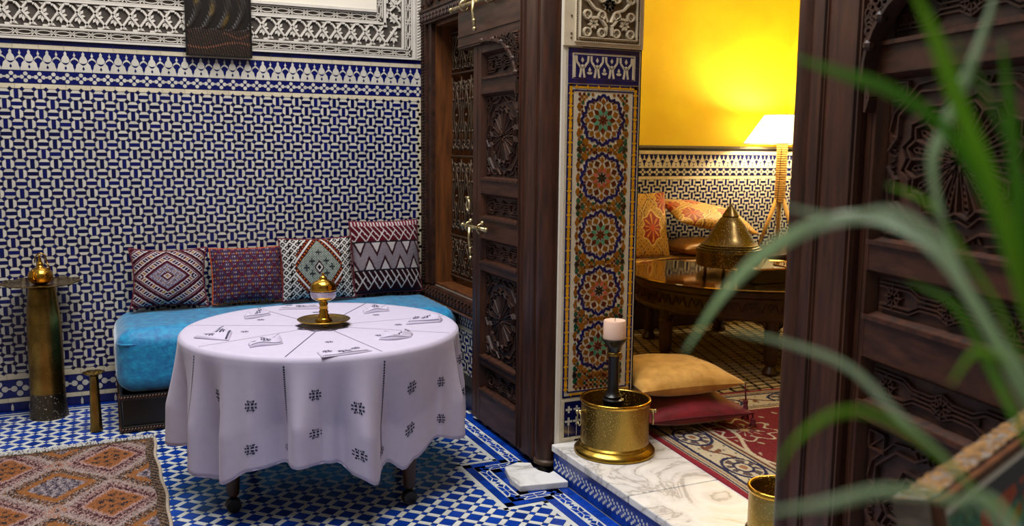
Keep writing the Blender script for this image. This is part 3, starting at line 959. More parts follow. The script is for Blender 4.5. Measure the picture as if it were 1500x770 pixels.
for k in range(6):
    vj = 1.735+0.2755*(0.5-k)
    for s in (-1, 1):
        c = 2.18+s*0.128
        if 0.43 < vj < 1.86:
            b_.prism(FP, [(c+0.016*math.cos(t*PI/8)*(1 if t % 2 == 0 else 0.55), vj+0.016*math.sin(t*PI/8)*(1 if t % 2 == 0 else 0.55)) for t in range(16)], 0.0015, 0.0045, 7)
            for dx, dy in ((-0.026, 0), (0, 0.03), (0, -0.03)):
                diam(c+dx*s, vj+dy, 0.011, 0.014, 6)
            for e in (-1, 1):
                diam(c-s*0.034, vj+e*0.036, 0.016, 0.018, 2)
                diam(c-s*0.058, vj+e*0.016, 0.012, 0.010, 2); diam(c-s*0.083, vj+e*0.016, 0.010, 0.008, 6 if e > 0 else 5)
        for e in (-1, 1):
            zz = vj+e*0.075
            if 0.43 < zz < 1.86:
                diam(c+s*0.005, zz, 0.011, 0.018, 2); diam(c-s*0.013, zz+e*0.024, 0.007, 0.010, 5); diam(c-s*0.016, zz-e*0.018, 0.008, 0.010, 6)
    if 0.43 < vj < 1.86:
        for dx in (-0.045, -0.02, 0, 0.02, 0.045):
            diam(2.18+dx, vj, 0.009 if dx else 0.013, 0.013 if dx else 0.011, 2 if dx else 2)
        for dx in (-0.033, 0.033):
            for e in (-1, 1):
                diam(2.18+dx, vj+e*0.016, 0.005, 0.006, 5)
for z in RC:
    for s in (-1, 1):
        diam(2.18+s*0.1335, z, 0.010, 0.022, 2)
hsh = random.Random(11)
for i in range(-12, 13):
    for j in range(-60, 62):
        if (i+j) % 2:
            continue
        c, v = 2.18+i*0.0118, 1.135+j*0.0118
        if not (0.425 < v < 1.862 and abs(c-2.18) < 0.138):
            continue
        if min(math.hypot(c-2.18, v-z) for z in RC) < 0.131:
            continue
        diam(c, v, 0.0085, 0.0085, hsh.choice((2, 2, 2, 5, 6, 5)), 0.0032)
b_.build('filler_tiles', MR, pil, kind='stuff')
# base panel with white crosses
tile_frame(FP, PX0, PX1, ZS+0.012, 0.378, 0.012, 0.05, 'white_edge_tiles', M_cream, pil)
b_ = MB(); b_.rect(FP, PX0+0.014, PX1-0.014, ZS+0.026, 0.364, 0, 0.003, 0)
for k in range(8):
    c = PX0+0.038+k*0.045
    for v, r in ((0.325, 0.017), (0.265, 0.02)):
        b_.rect(FP, c-0.005, c+0.005, v-r, v+r, 0.003, 0.0045, 1); b_.rect(FP, c-r, c+r, v-0.005, v+0.005, 0.003, 0.0043, 1)
    b_.rect(FP, c-0.001, c+0.001, ZS+0.03, 0.25, 0.003, 0.004, 1)
b_.build('cross_tiles', [M_navy, M_white], pil, kind='stuff')
# stucco panel above
b_ = MB(); b_.rect(FP, 1.957, 2.39, 2.075, 3.0, 0, 0.01); b_.build('stucco_ground', M_pstucco, pil)
b_ = MB()
SU0, SU1, SV0 = 2.035, 2.345, 2.115
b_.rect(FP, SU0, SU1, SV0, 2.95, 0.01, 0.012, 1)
def beads(u0, v0, u1, v1, st):
    L = math.hypot(u1-u0, v1-v0); n = int(L/st)
    for k in range(n):
        t = (k+0.5)/n
        u, v = u0+(u1-u0)*t, v0+(v1-v0)*t
        b_.rect(FP, u-0.003, u+0.003, v-0.003, v+0.003, 0.01, 0.0135, 1)
beads(SU0-0.012, SV0-0.012, SU0-0.012, 2.95, 0.011); beads(SU1+0.012, SV0-0.012, SU1+0.012, 2.95, 0.011); beads(SU0-0.012, SV0-0.012, SU1+0.012, SV0-0.012, 0.011)
for u in (SU0-0.02, SU1+0.02):
    b_.bar(FP, (u, SV0-0.02), (u, 2.95), 0.006, 0.01, 0.02, 0)
b_.bar(FP, (SU0-0.02, SV0-0.02), (SU1+0.02, SV0-0.02), 0.006, 0.01, 0.02, 0)
b_.bar(FP, (SU0, SV0), (SU1, SV0), 0.008, 0.012, 0.026, 0)
for u in (SU0, SU1):
    b_.bar(FP, (u, SV0), (u, 2.95), 0.008, 0.012, 0.026, 0)
um = (SU0+SU1)/2
def ring(c, v, r):
    b_.pline(FP, [(c+r*math.cos(t*PI/8), v+r*math.sin(t*PI/8)) for t in range(17)], 0.011, 0.012, 0.028, 0, 0.6)
    for s in (0, 1):
        a = PI/4+s*PI/2
        b_.bar(FP, (c-r*math.cos(a), v-r*math.sin(a)), (c+r*math.cos(a), v+r*math.sin(a)), 0.005, 0.012, 0.022, 0)
for v in (2.135, 2.215, 2.295, 2.375):
    for du in (0.118, 0.04):
        for s in (-1, 1):
            ring(um+s*du, v+0.005, 0.018)
for s in (-1, 1):
    for v in (2.15, 2.31):
        b_.pline(FP, [(um+s*0.02, v-0.02), (um+s*0.015, v+0.02), (um+s*0.05, v+0.06), (um+s*0.1, v+0.055)], 0.016, 0.012, 0.028, 0, 0.6)
        b_.pline(FP, [(um+s*0.01, v+0.04), (um+s*0.03, v+0.085), (um+s*0.08, v+0.1), (um+s*0.12, v+0.14)], 0.014, 0.012, 0.027, 0, 0.6)
        petals(b_, FP, (um+s*0.085, v+0.03), 0.03, 0.028, 0.012, 0.024, 7)
    petals(b_, FP, (um, 2.27), 0.035, 0.035, 0.012, 0.024, 8)
for v in (2.1, 2.12, 2.2):
    for u in (1.995, 2.365):
        b_.ball(FP.p(u, v+0.01, 0.01), 0.006, 1, 6, 4)
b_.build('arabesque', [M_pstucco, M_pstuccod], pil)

# ---- raised threshold and salon shell
mb = MB(); mb.box((1.955, 0.9, -0.1), (6.0, YS+0.2, ZS-0.005))
sal = struct(mb, 'floor_salon', M_salongrout)
b_ = MB(); me_b = None
bt = MB(); bt.rect(Fr((0, 0, 0), (1, 0, 0), (0, 1, 0)), -0.034, 0.034, -0.0215, 0.0215, -0.004, 0.001)
me_b = bt.mesh('buff_tile', M_salont)
sl = []
for r_ in range(62):
    for k in range(-4, 44):
        x = 2.46+k*0.094+(r_*0.024) % 0.094; y = 2.2+r_*0.066
        if 2.48 < x < 5.75 and y < 6.4:
            sl.append((x, y))
sl.sort(key=lambda p: (0 if (3.0 < p[0] < 4.6 and p[1] > 4.05 and p[1] < 5.4) else 1, math.hypot(p[0]-3.7, p[1]-4.2)))
for x, y in sl[:280]:
    inst('buff_tile', me_b, (x, y, ZS), sal)
for x, y in sl[280:]:
    b_.rect(FSF, x-0.034, x+0.034, y-0.0215, y+0.0215, -0.004, 0.001)
b_.build('buff_tiles', M_salont, sal, kind='stuff')
th = bpy.data.objects.new('floor_threshold', None); COL.objects.link(th); th['kind'] = 'structure'
for y0, y1 in ((0.95, 2.975), (2.98, YP-0.003)):
    b_ = MB(); b_.box((1.93, y0, ZS-0.034), (2.46, y1, ZS+0.002)); bevel(b_.build('marble_slab', M_marble, th), 0.006, 3)
FT = Fr((1.947, 0, 0), (0, -1, 0), (0, 0, 1))
b_ = MB()
n = 40; ln = 0.068
for k in range(n):
    u = -YP+0.003+k*ln
    b_.rect(FT, u+0.0006, u+ln-0.0006, 0.098, 0.126, 0, 0.003, 0); b_.rect(FT, u+0.0006, u+ln-0.0006, 0.0, 0.03, 0, 0.003, 0)
b_.rect(FT, -YP+0.003, -0.96, 0.0305, 0.0975, 0, 0.003, 0)
for k in range(70):
    c = -YP+0.02+k*0.0385
    for dx, dy in ((0, 0.021), (0.0125, 0.011), (0, -0.0), (0.0125, -0.012), (0, -0.022), (0.025, 0.0)):
        if dy == 0 and dx == 0:
            continue
        b_.prism(FT, [(c+dx+0.0066*math.cos(PI/3*t), 0.064+dy+0.0066*math.sin(PI/3*t)*1.1) for t in range(6)], 0.003, 0.0045, 1)
b_.build('riser_tiles', [M_cobalt, M_fwhite], th, kind='stuff')

mb = MB(); mb.box((2.39, YS, 0), (6.0, YS+0.2, 3.4)); wse = struct(mb, 'wall_salon_end', M_yellow)
b_ = MB(); b_.rect(FS, 2.4, 5.8, ZS, 1.635, 0, 0.0012); b_.build('dado_grout', M_grout, wse)
FS2 = Fr((0, YS-0.0012, 0), (1, 0, 0), (0, 0, 1))
dado(FS2, 3.6, 5.8, 0.55, 1.3395, 4.2, 1.3106, wse)
strip_row(FS2, 3.6, 5.8, 1.3405, 1.3675, 0.13, wse, M_cream, 'cream_tiles', False)
flowers(FS2, 3.6, 5.8, 1.3685, 1.4395, 0.0723, wse)
merlons(FS2, 3.6, 5.8, 1.441, 1.558, 0.0943, wse, phase=3.63)
strip_row(FS2, 3.6, 5.8, 1.559, 1.59, 0.13, wse, M_cream, 'cream_tiles', False)
strip_row(FS2, 3.6, 5.8, 1.591, 1.615, 0.04, wse, M_blackt, 'dark_edge_tiles', False)
mb = MB(); mb.box((5.8, 0.7, 0), (6.0, YS, 3.4)); wsr = struct(mb, 'wall_salon_right', M_yellow)
FR = Fr((5.8, 0, 0), (0, -1, 0), (0, 0, 1))
b_ = MB(); b_.rect(FR, -YS, -3.0, ZS, 1.635, 0, 0.0012); b_.build('dado_grout', M_grout, wsr)
FR2 = Fr((5.7988, 0, 0), (0, -1, 0), (0, 0, 1))
dado(FR2, -YS, -4.2, 0.55, 1.3395, -6.4, 1.3106, wsr)
strip_row(FR2, -YS, -4.2, 1.3405, 1.3675, 0.13, wsr, M_cream, 'cream_tiles', False)
flowers(FR2, -YS, -4.2, 1.3685, 1.4395, 0.0723, wsr)
merlons(FR2, -YS, -4.2, 1.441, 1.558, 0.0943, wsr, phase=-6.42)
strip_row(FR2, -YS, -4.2, 1.559, 1.59, 0.13, wsr, M_cream, 'cream_tiles', False)
strip_row(FR2, -YS, -4.2, 1.591, 1.615, 0.04, wsr, M_blackt, 'dark_edge_tiles', False)
mb = MB(); mb.box((2.37, 4.0, 0.1), (2.4, WY0, 3.4)); mb.box((2.37, WY1, 0.1), (2.4, YS, 3.4)); mb.box((2.37, WY0, 0.1), (2.4, WY1, WZ0)); mb.box((2.37, WY0, WZ1), (2.4, WY1, 3.4)); mb.box((2.385, 0.7, 0.1), (2.4, 2.05, 3.4))
struct(mb, 'wall_salon_left', M_yellow)
mb = MB(); mb.box((2.39, 0.6, 0), (6.0, 0.8, 3.4)); struct(mb, 'wall_salon_near', M_yellow)
mb = MB(); mb.box((2.39, 0.6, 3.4), (6.0, YS+0.2, 3.6)); struct(mb, 'ceiling', M_plaster)
mb = MB(); mb.box((-3.4, -2.8, -0.1), (-3.2, YA+0.22, 4.3)); struct(mb, 'wall_left', M_wall)
mb = MB(); mb.box((-3.2, -2.8, -0.1), (2.39, -2.6, 4.3)); struct(mb, 'wall_front', M_wall)

# ------------------------------------------------------------------ carved doors
def star_panel(b_, fr, u0, u1, v0, v1, w=0.0):
    """carved star: ribbed rays around a small star inside angular strapwork"""
    cu, cv = (u0+u1)/2, (v0+v1)/2
    W, H = (u1-u0)/2, (v1-v0)/2
    sx, sy = W/0.25, H/0.25
    R = 0.155
    def P(r, a):
        return (cu+r*math.cos(a)*sx, cv+r*math.sin(a)*sy)
    for k in range(16):
        a = 2*PI*k/16
        b_.bar(fr, P(0.05, a), P(R, a), 0.011, w, w+0.013)
        b_.bar(fr, P(0.03, a+0.06), P(R*0.93, a+0.145), 0.006, w, w+0.010)
        b_.bar(fr, P(0.03, a-0.06), P(R*0.93, a-0.145), 0.006, w, w+0.010)
        for q in range(5):
            r = 0.07+q*0.019
            b_.bar(fr, P(r, a+PI/16-0.06), P(r+0.012, a+PI/16), 0.006, w, w+0.008)
            b_.bar(fr, P(r, a+PI/16+0.06), P(r+0.012, a+PI/16), 0.006, w, w+0.008)
        b_.pline(fr, [P(R, a), P(R+0.02, a+PI/16), P(R, a+PI/8)], 0.011, w, w+0.014)
        b_.pline(fr, [P(R+0.022, a), P(R+0.042, a+PI/16), P(R+0.022, a+PI/8)], 0.008, w, w+0.012)
    for k in range(8):
        a = 2*PI*k/8+0.2
        b_.prism(fr, [P(0.008, a), P(0.024, a-0.25), P(0.046, a), P(0.024, a+0.25)], w, w+0.015, 0, 0.3)
    # strapwork in the corners and along the edges
    for su in (-1, 1):
        for sv in (-1, 1):
            def Q(x, y):
                return (cu+su*x*W, cv+sv*y*H)
            b_.pline(fr, [Q(0.97, 0.1), Q(0.84, 0.28), Q(0.84, 0.55), Q(0.55, 0.84), Q(0.28, 0.84), Q(0.1, 0.97)], 0.012, w, w+0.013)
            b_.pline(fr, [Q(0.97, 0.35), Q(0.92, 0.58), Q(0.6, 0.93), Q(0.35, 0.97)], 0.009, w, w+0.011)
            b_.pline(fr, [Q(0.74, 0.74), Q(0.97, 0.74), Q(0.97, 0.97), Q(0.74, 0.97), Q(0.74, 0.74)], 0.010, w, w+0.012)
            b_.bar(fr, Q(0.76, 0.95), Q(0.95, 0.76), 0.009, w, w+0.010)
            for q in range(4):
                b_.bar(fr, Q(0.87, 0.02+q*0.08), Q(0.95, 0.06+q*0.08), 0.006, w, w+0.008)
                b_.bar(fr, Q(0.02+q*0.08, 0.87), Q(0.06+q*0.08, 0.95), 0.006, w, w+0.008)

def strap_panel(b_, fr, u0, u1, v0, v1, w=0.0):
    """low carved panel: two knots joined by doubled angular straps"""
    W, H = u1-u0, v1-v0
    def Q(x, y):
        return (u0+x*W, v0+y*H)
    for y0, s in ((0.0, 1), (1.0, -1)):
        for d in (0.0, 0.13):
            b_.pline(fr, [Q(0.02, y0+s*(0.1+d)), Q(0.24, y0+s*(0.1+d)), Q(0.31, y0+s*(0.3+d)), Q(0.43, y0+s*(0.3+d)), Q(0.5, y0+s*(0.12+d)), Q(0.57, y0+s*(0.3+d)), Q(0.69, y0+s*(0.3+d)), Q(0.76, y0+s*(0.1+d)), Q(0.98, y0+s*(0.1+d))], 0.009, w, w+0.011)
    for c in (0.12, 0.5, 0.88):
        cu, cv = Q(c, 0.5)
        for k in range(8):
            a = 2*PI*k/8
            b_.bar(fr, (cu+0.008*math.cos(a), cv+0.008*math.sin(a)), (cu+0.4*H*math.cos(a), cv+0.4*H*math.sin(a)), 0.008, w, w+0.012)
        b_.pline(fr, [(cu+0.27*H*math.cos(2*PI*t/8+0.39), cv+0.27*H*math.sin(2*PI*t/8+0.39)) for t in range(9)], 0.007, w, w+0.010)
    for c in (0.31, 0.69):
        for q in range(4):
            cu, cv = Q(c, 0.42+q*0.06)
            b_.bar(fr, (cu-0.02, cv-0.004), (cu+0.02, cv+0.004), 0.005, w, w+0.008)

ZP = [(1.976, 2.115, 0), (1.427, 1.893, 1), (1.212, 1.346, 0), (0.961, 1.094, 0), (0.416, 0.91, 1), (0.22, 0.366, 0)]
def door_leaf(name, label, o, U, N, pu0, pu1, fu, ru, dz, zbase, pc):
    root = thing(name, label, 'door', (o[0], o[1], 0))
    fr = Fr((0, 0, 0), U, (0, 0, 1), N)
    # pivot post: turned foot, square shaft above
    b_ = MB()
    c = fr.p(pc, 0, -0.045)
    b_.lathe([(0.05, zbase), (0.058, zbase+0.004), (0.06, zbase+0.03), (0.055, zbase+0.034), (0.058, zbase+0.07), (0.061, zbase+0.16), (0.061, 2.75)], (c.x, c.y, 0), 24)
    b_.build('pivot_post', M_wood, root, True, angle=40)
    b_ = MB(); b_.lathe([(0.0605, zbase+0.006), (0.066, zbase+0.01), (0.066, zbase+0.026), (0.0605, zbase+0.03)], (c.x, c.y, 0), 24)
    b_.build('iron_shoe', M_iron, root, True)
    b_ = MB()
    b_.rect(fr, pc+0.04, pu0-0.05, 0.04+dz, 2.75, -0.07, 0.0, back=True)
    for u in (0.125, pu0-0.085):
        b_.bar(fr, (u, 0.05+dz), (u, 2.75), 0.014, 0, 0.008)
        b_.bar(fr, (u+0.016, 0.05+dz), (u+0.016, 2.75), 0.008, 0, 0.005)
    b_.bar(fr, (pu0-0.056, 0.05+dz), (pu0-0.056, 2.75), 0.012, 0, 0.012)
    b_.build('hinge_stile', M_wood, root)
    b_ = MB()
    b_.rect(fr, pu0-0.05, ru, 2.16+dz, 2.75, -0.07, 0.004, back=True)
    b_.rect(fr, pu0-0.05, ru, 2.225+dz, 2.235+dz, 0.004, 0.01)
    b_.bar(fr, (pu0-0.03, 2.175+dz), (ru, 2.175+dz), 0.012, 0.004, 0.01)
    b_.build('top_rail', M_woodh, root)
    # wicket
    w0 = -0.015
    for u0, u1 in ((pu0-0.045, pu0), (pu1, fu)):
        b_ = MB(); b_.rect(fr, u0, u1, 0.03+dz, 2.158+dz, -0.065, w0, back=True)
        b_.bar(fr, ((u0+u1)/2, 0.05+dz), ((u0+u1)/2, 2.15+dz), 0.006, w0, w0+0.003)
        b_.build('stile', M_wood, root)
    zs = [2.158]+[z for p in ZP for z in (p[1], p[0])]+[0.03]
    for k in range(0, len(zs), 2):
        b_ = MB(); b_.rect(fr, pu0, pu1, zs[k+1]+dz, zs[k]+dz, -0.065, w0-0.001, back=True)
        b_.build('rail', M_woodh, root)
    for z0, z1, kind_ in ZP:
        b_ = MB()
        b_.rect(fr, pu0, pu1, z0+dz, z1+dz, -0.055, -0.045, back=True)
        (star_panel if kind_ else strap_panel)(b_, fr, pu0+0.022, pu1-0.022, z0+0.022+dz, z1-0.02+dz, -0.045)
        pn = b_.build('panel', M_carve, root)
        b_ = MB()
        t = 0.016
        for (p, q) in (((pu0, z0), (pu1, z0)), ((pu1, z0), (pu1, z1)), ((pu1, z1), (pu0, z1)), ((pu0, z1), (pu0, z0))):
            iu = 0.5*(pu0+pu1); iv = 0.5*(z0+z1)
            def S(a, k_): return (a[0]+(t if a[0] < iu else -t)*k_, a[1]+dz+(t if a[1] < iv else -t)*k_)
            a1, b1, a2, b2 = S(p, 0), S(q, 0), S(p, 1), S(q, 1)
            b_.add([fr.p(*a1, w0+0.004), fr.p(*b1, w0+0.004), fr.p(*b2, -0.043), fr.p(*a2, -0.043)], [(0, 1, 2, 3)])
        b_.rect(fr, pu0-0.004, pu1+0.004, z0-0.006+dz, z0+0.006+dz, w0, w0+0.01)
        b_.build('moulding', M_wood, pn)
    # carved spandrel in the corner under the top rail
    b_ = MB()
    wu = 0.45*(pu1-pu0)/0.49
    def arc(t):
        return (pu0-0.03+wu*(1-math.sin(t*PI/2)**0.8), 2.17+dz-0.30*(1-math.cos(t*PI/2)**0.8)*1.0)
    edge = [arc(t/12) for t in range(13)]
    b_.pline(fr, edge, 0.026, -0.02, 0.024)
    for k in range(14):
        t = 0.04+k*0.066
        e = arc(t)
        for q in (0.12, 0.36, 0.6, 0.84):
            c_ = (pu0-0.03+(e[0]-pu0+0.03)*(1-q*0.9), 2.165+dz-(2.165+dz-e[1])*(1-q*0.55))
            r = 0.014-0.003*(k % 3)
            b_.pline(fr, [(c_[0]+r*math.cos(s*PI/3+k), c_[1]+r*math.sin(s*PI/3+k)) for s in range(6)], 0.011, -0.022, 0.016)
    for k in range(6):
        e = edge[k*2]
        b_.ball(fr.p(e[0], e[1], 0.014), 0.018, 0, 8, 5)
    b_.pline(fr, [(pu0-0.03, 2.16+dz), (pu0-0.03, 1.80+dz)], 0.024, -0.02, 0.006)
    b_.pline(fr, [(pu0-0.024, 1.88+dz), (pu0-0.008, 1.83+dz), (pu0-0.024, 1.79+dz)], 0.02, -0.02, 0.012)
    b_.build('spandrel', M_carve, root)
    return root, fr

dl, frl = door_leaf('door_leaf', 'dark carved cedar door leaf with brass bolts between window and mosaic pillar', (1.90, 3.70), (0, 1, 0), (-1, 0, 0), 0.36, 0.85, 0.97, 1.16, 0.0, 0.036, 0.055)
dr, frr = door_leaf('door_leaf', 'dark carved cedar door leaf behind the plant on the right', (2.03, 2.2), (-0.203, -0.979, 0), (-0.979, 0.203, 0), 0.38, 1.0, 1.12, 1.12, -0.08, 0.0, 0.015)
# brass bolts of the far leaf
def bolt(fr, u0, u1, z, r, hang, hu, parent):
    b_ = MB()
    b_.tube([fr.p(u0, z, 0.03), fr.p(u1, z, 0.03)], [r*0.9]*2, 10)
    for u in (u0, u1):
        b_.ball(fr.p(u, z, 0.03), r*1.25, 0, 10, 6)
    root = b_.build('bolt', M_hw, parent, True)
    for t in (0.28, 0.78):
        u = u0+(u1-u0)*t
        b_ = MB(); b_.tube([fr.p(u, z+r*2.2*math.cos(a*PI/5), 0.03+r*1.9*math.sin(a*PI/5)) for a in range(10)], r*0.45, 6, 0, True)
        b_.ball(fr.p(u, z+r*2.6, 0.02), r*1.1, 0, 8, 5)
        b_.build('bolt_ring', M_hw, root, True)
    b_ = MB()
    pts = [fr.p(hu, z, 0.05), fr.p(hu-0.004, z-hang*0.35, 0.056), fr.p(hu-0.012, z-hang*0.7, 0.05), fr.p(hu-0.02, z-hang, 0.05)]
    b_.tube(pts, [r*0.8, r*0.6, r*0.75, r*0.6], 8); b_.ball(pts[-1], r*1.0, 0, 8, 5); b_.ball(pts[2], r*0.95, 0, 8, 5)
    b_.build('bolt_handle', M_hw, root, True)
bolt(frl, 1.20, 0.50, 2.385, 0.013, 0.15, 0.82, dl)
bolt(frl, 1.01, 0.67, 1.155, 0.012, 0.17, 0.86, dl)
b_ = MB()
b_.tube([frl.p(0.975+0.02*math.sin(a*PI/6), 1.27+0.035*math.cos(a*PI/6), 0.012) for a in range(12)], 0.007, 6, 0, True)
b_.ball(frl.p(0.975, 1.31, 0.012), 0.014, 0, 8, 5)
b_.build('knocker', M_hw, dl, True)

# pivot stone
b_ = MB()
b_.prism(FF, [(1.70, 3.545), (1.935, 3.505), (1.935, 3.66), (1.90, 3.64), (1.872, 3.69), (1.866, 3.74), (1.88, 3.80), (1.82, 3.835), (1.735, 3.80), (1.695, 3.65)], 0.0, 0.034, 0, back=True)
o = bevel(b_.build('pivot_stone', M_marble), 0.006, 3)
tag(o, 'worn grey marble pivot stone on the floor under the door post', 'stone')

# ------------------------------------------------------------------ sofa
sofa = thing('sofa', 'low banquette with turquoise velvet mattress on a dark wooden plinth', 'sofa', (0.0, 0.0, 0))
SX0, SX1, SY0, SY1 = 0.02, 2.03, 5.17, YA-0.036
b_ = MB(); b_.box((SX0+0.012, SY0+0.03, 0.0), (SX1, SY1, 0.215)); b_.box((SX0, SY0+0.01, 0.0), (SX1, SY1, 0.035)); b_.box((SX0, SY0+0.01, 0.185), (SX1, SY1, 0.215))
bevel(b_.build('plinth', M_black, sofa), 0.004)
def rope(pts, r):
    b_ = MB()
    n = len(pts)
    for a, b in zip(pts[:-1], pts[1:]):
        a, b = Vector(a), Vector(b); L = (b-a).length; k = int(L/0.016)
        d = (b-a)/k; side = d.normalized().cross(Vector((0, 0, 1)))*0.006
        for q in range(k):
            p = a+d*q
            b_.tube([p-Vector((0, 0, r*0.6))-side*0.2, p+d+Vector((0, 0, r*0.6))+side*0.2], r*0.55, 5)
    return b_
for z in (0.018, 0.2):
    rope([(SX0-0.002, SY1, z), (SX0-0.002, SY0+0.006, z), (SX1, SY0+0.006, z)], 0.013).build('rope_moulding', M_stool, sofa, True)
def soft_box(lo, hi, rad, n, bulge, seed):
    """a stuffed slab: rounded box with bulging faces"""
    b_ = MB()
    c = [(a+b)/2 for a, b in zip(lo, hi)]; h = [(b-a)/2 for a, b in zip(lo, hi)]
    nx, ny, nz = n
    idx = {}
    def vert(i, j, k):
        key = (i, j, k)
        if key in idx: return idx[key]
        p = [-1+2*i/nx, -1+2*j/ny, -1+2*k/nz]
        q = [p[a]*h[a] for a in range(3)]
        inner = [max(-h[a]+rad, min(h[a]-rad, q[a])) for a in range(3)]
        d = [q[a]-inner[a] for a in range(3)]
        L = math.sqrt(sum(x*x for x in d))
        if L > 1e-6:
            q = [inner[a]+d[a]/L*min(rad, L if L < rad else rad) for a in range(3)]
        for a in range(3):
            o1, o2 = (a+1) % 3, (a+2) % 3
            q[a] += bulge[a]*p[a]*(1-p[o1]**4)*(1-p[o2]**4)
        w = 0.004*math.sin(23*p[0]*h[0]+seed)*math.cos(19*p[1]+seed*2)
        q[2] += w*(1 if p[2] > 0.9 else 0)
        idx[key] = len(b_.v); b_.v.append((c[0]+q[0], c[1]+q[1], c[2]+q[2])); return idx[key]
    def quad(a, b, c_, d): b_.f.append((a, b, c_, d)); b_.m.append(0)
    for i in range(nx):
        for j in range(ny):
            quad(vert(i, j, nz), vert(i+1, j, nz), vert(i+1, j+1, nz), vert(i, j+1, nz))
            quad(vert(i, j, 0), vert(i, j+1, 0), vert(i+1, j+1, 0), vert(i+1, j, 0))
    for i in range(nx):
        for k in range(nz):
            quad(vert(i, 0, k), vert(i+1, 0, k), vert(i+1, 0, k+1), vert(i, 0, k+1))
            quad(vert(i, ny, k), vert(i, ny, k+1), vert(i+1, ny, k+1), vert(i+1, ny, k))
    for j in range(ny):
        for k in range(nz):
            quad(vert(0, j, k), vert(0, j, k+1), vert(0, j+1, k+1), vert(0, j+1, k))
            quad(vert(nx, j, k), vert(nx, j+1, k), vert(nx, j+1, k+1), vert(nx, j, k+1))
    return b_
b_ = soft_box((SX0, SY0+0.005, 0.216), (SX1, SY1, 0.575), 0.085, (60, 26, 18), (0.014, 0.024, 0.012), 1.0)
mt = b_.build('mattress', M_velvet, sofa, True)
b_ = MB()
zp = 0.500
b_.tube([(SX0+0.01, SY1-0.02, zp), (SX0+0.004, SY0+0.06, zp), (SX0+0.02, SY0+0.022, zp), (SX0+0.06, SY0+0.004, zp), (SX1-0.06, SY0+0.004, zp)], 0.006, 6)
b_.build('piping', M_velvet, mt, True)

# ------------------------------------------------------------------ cushions with woven patterns
def C3(h): return np.array(hx(h))
def paint(shape, default):
    a = np.empty(shape+(3,)); a[:] = C3(default); return a
def noise2(u, v, f, seed):
    r = np.sin(u*f*12.9+seed*3.1)*np.cos(v*f*9.7-seed)+np.sin(u*f*27.1+v*f*31.7+seed*7)
    return r*0.5

def pat_diamond(u, v):
    a = paint(u.shape, '#35091a')
    d = np.abs(u+0.06)/1.12+np.abs(v-0.02)/1.0
    p = (u+0.06)-(v-0.02)*1.12; q = (u+0.06)+(v-0.02)*1.12      # along the bands
    W, MAR, NAVY, GOLD, LIL = C3('#d2c6ca'), C3('#4a0a1c'), C3('#10123a'), C3('#a87a2a'), C3('#7a6f84')
    along = np.where(((u+0.06)*(v-0.02)) > 0, p, q)
    cell = np.floor((along+5)/0.13)
    gap = np.abs(((along+5)/0.13) % 1-0.5) > 0.36
    pal = np.stack([NAVY, MAR, GOLD*0.7, C3('#2a1430')])
    def band(lo, hi, col):
        m = (d >= lo) & (d < hi); a[m] = col
    def squares(lo, hi, ph):
        m = (d >= lo) & (d < hi)
        a[m] = pal[((cell+ph) % 4).astype(int)][m]
        a[m & gap] = W
    for k in range(0, 4):
        o_ = 0.60+k*0.40
        band(o_-0.035, o_, W); squares(o_, o_+0.15, k); band(o_+0.15, o_+0.18, W); band(o_+0.18, o_+0.29, MAR); band(o_+0.225, o_+0.25, C3('#9a8088'))
    band(0, 0.49, LIL); band(0.46, 0.565, MAR)
    m = (d < 0.42)
    sq = (np.abs(((p+5)/0.17) % 1-0.5) < 0.27) & (np.abs(((q+5)/0.17) % 1-0.5) < 0.27)
    a[m & sq] = C3('#3a2b58')
    sq2 = (np.abs(((p+5)/0.17) % 1-0.5) < 0.13) & (np.abs(((q+5)/0.17) % 1-0.5) < 0.13)
    a[m & sq2] = C3('#c9a35c')
    a[m & ~sq & (noise2(u, v, 6, 1) > 0.35)] = W
    band(0, 0.16, MAR); band(0.06, 0.1, W); band(0, 0.05, C3('#a87f4a'))
    return a
def pat_lattice(u, v):
    a = paint(u.shape, '#3a2c4a')
    n = noise2(u, v, 9, 2)
    a[n > 0.25] = C3('#5e3f58'); a[n < -0.3] = C3('#1c1226')
    p = (u*2.6+v*1.7) % 1.0; q = (u*2.6-v*1.7) % 1.0
    ln = (np.abs(p-0.5) < 0.05) | (np.abs(q-0.5) < 0.05)
    a[ln] = C3('#5c0f22')
    cx = np.abs(((u*5.2) % 1.0)-0.5); cy = np.abs(((v*6.8) % 1.0)-0.5)
    row = np.floor(v*6.8+20) % 2
    yel = ((cx < 0.16) & (cy < 0.1)) | ((cx < 0.05) & (cy < 0.3))
    a[yel & ~ln & (row > 0)] = C3('#a5702a')
    w = (np.abs(cx-0.36) < 0.05) & (cy < 0.2)
    a[w & ~ln] = C3('#a79aa8')
    return a
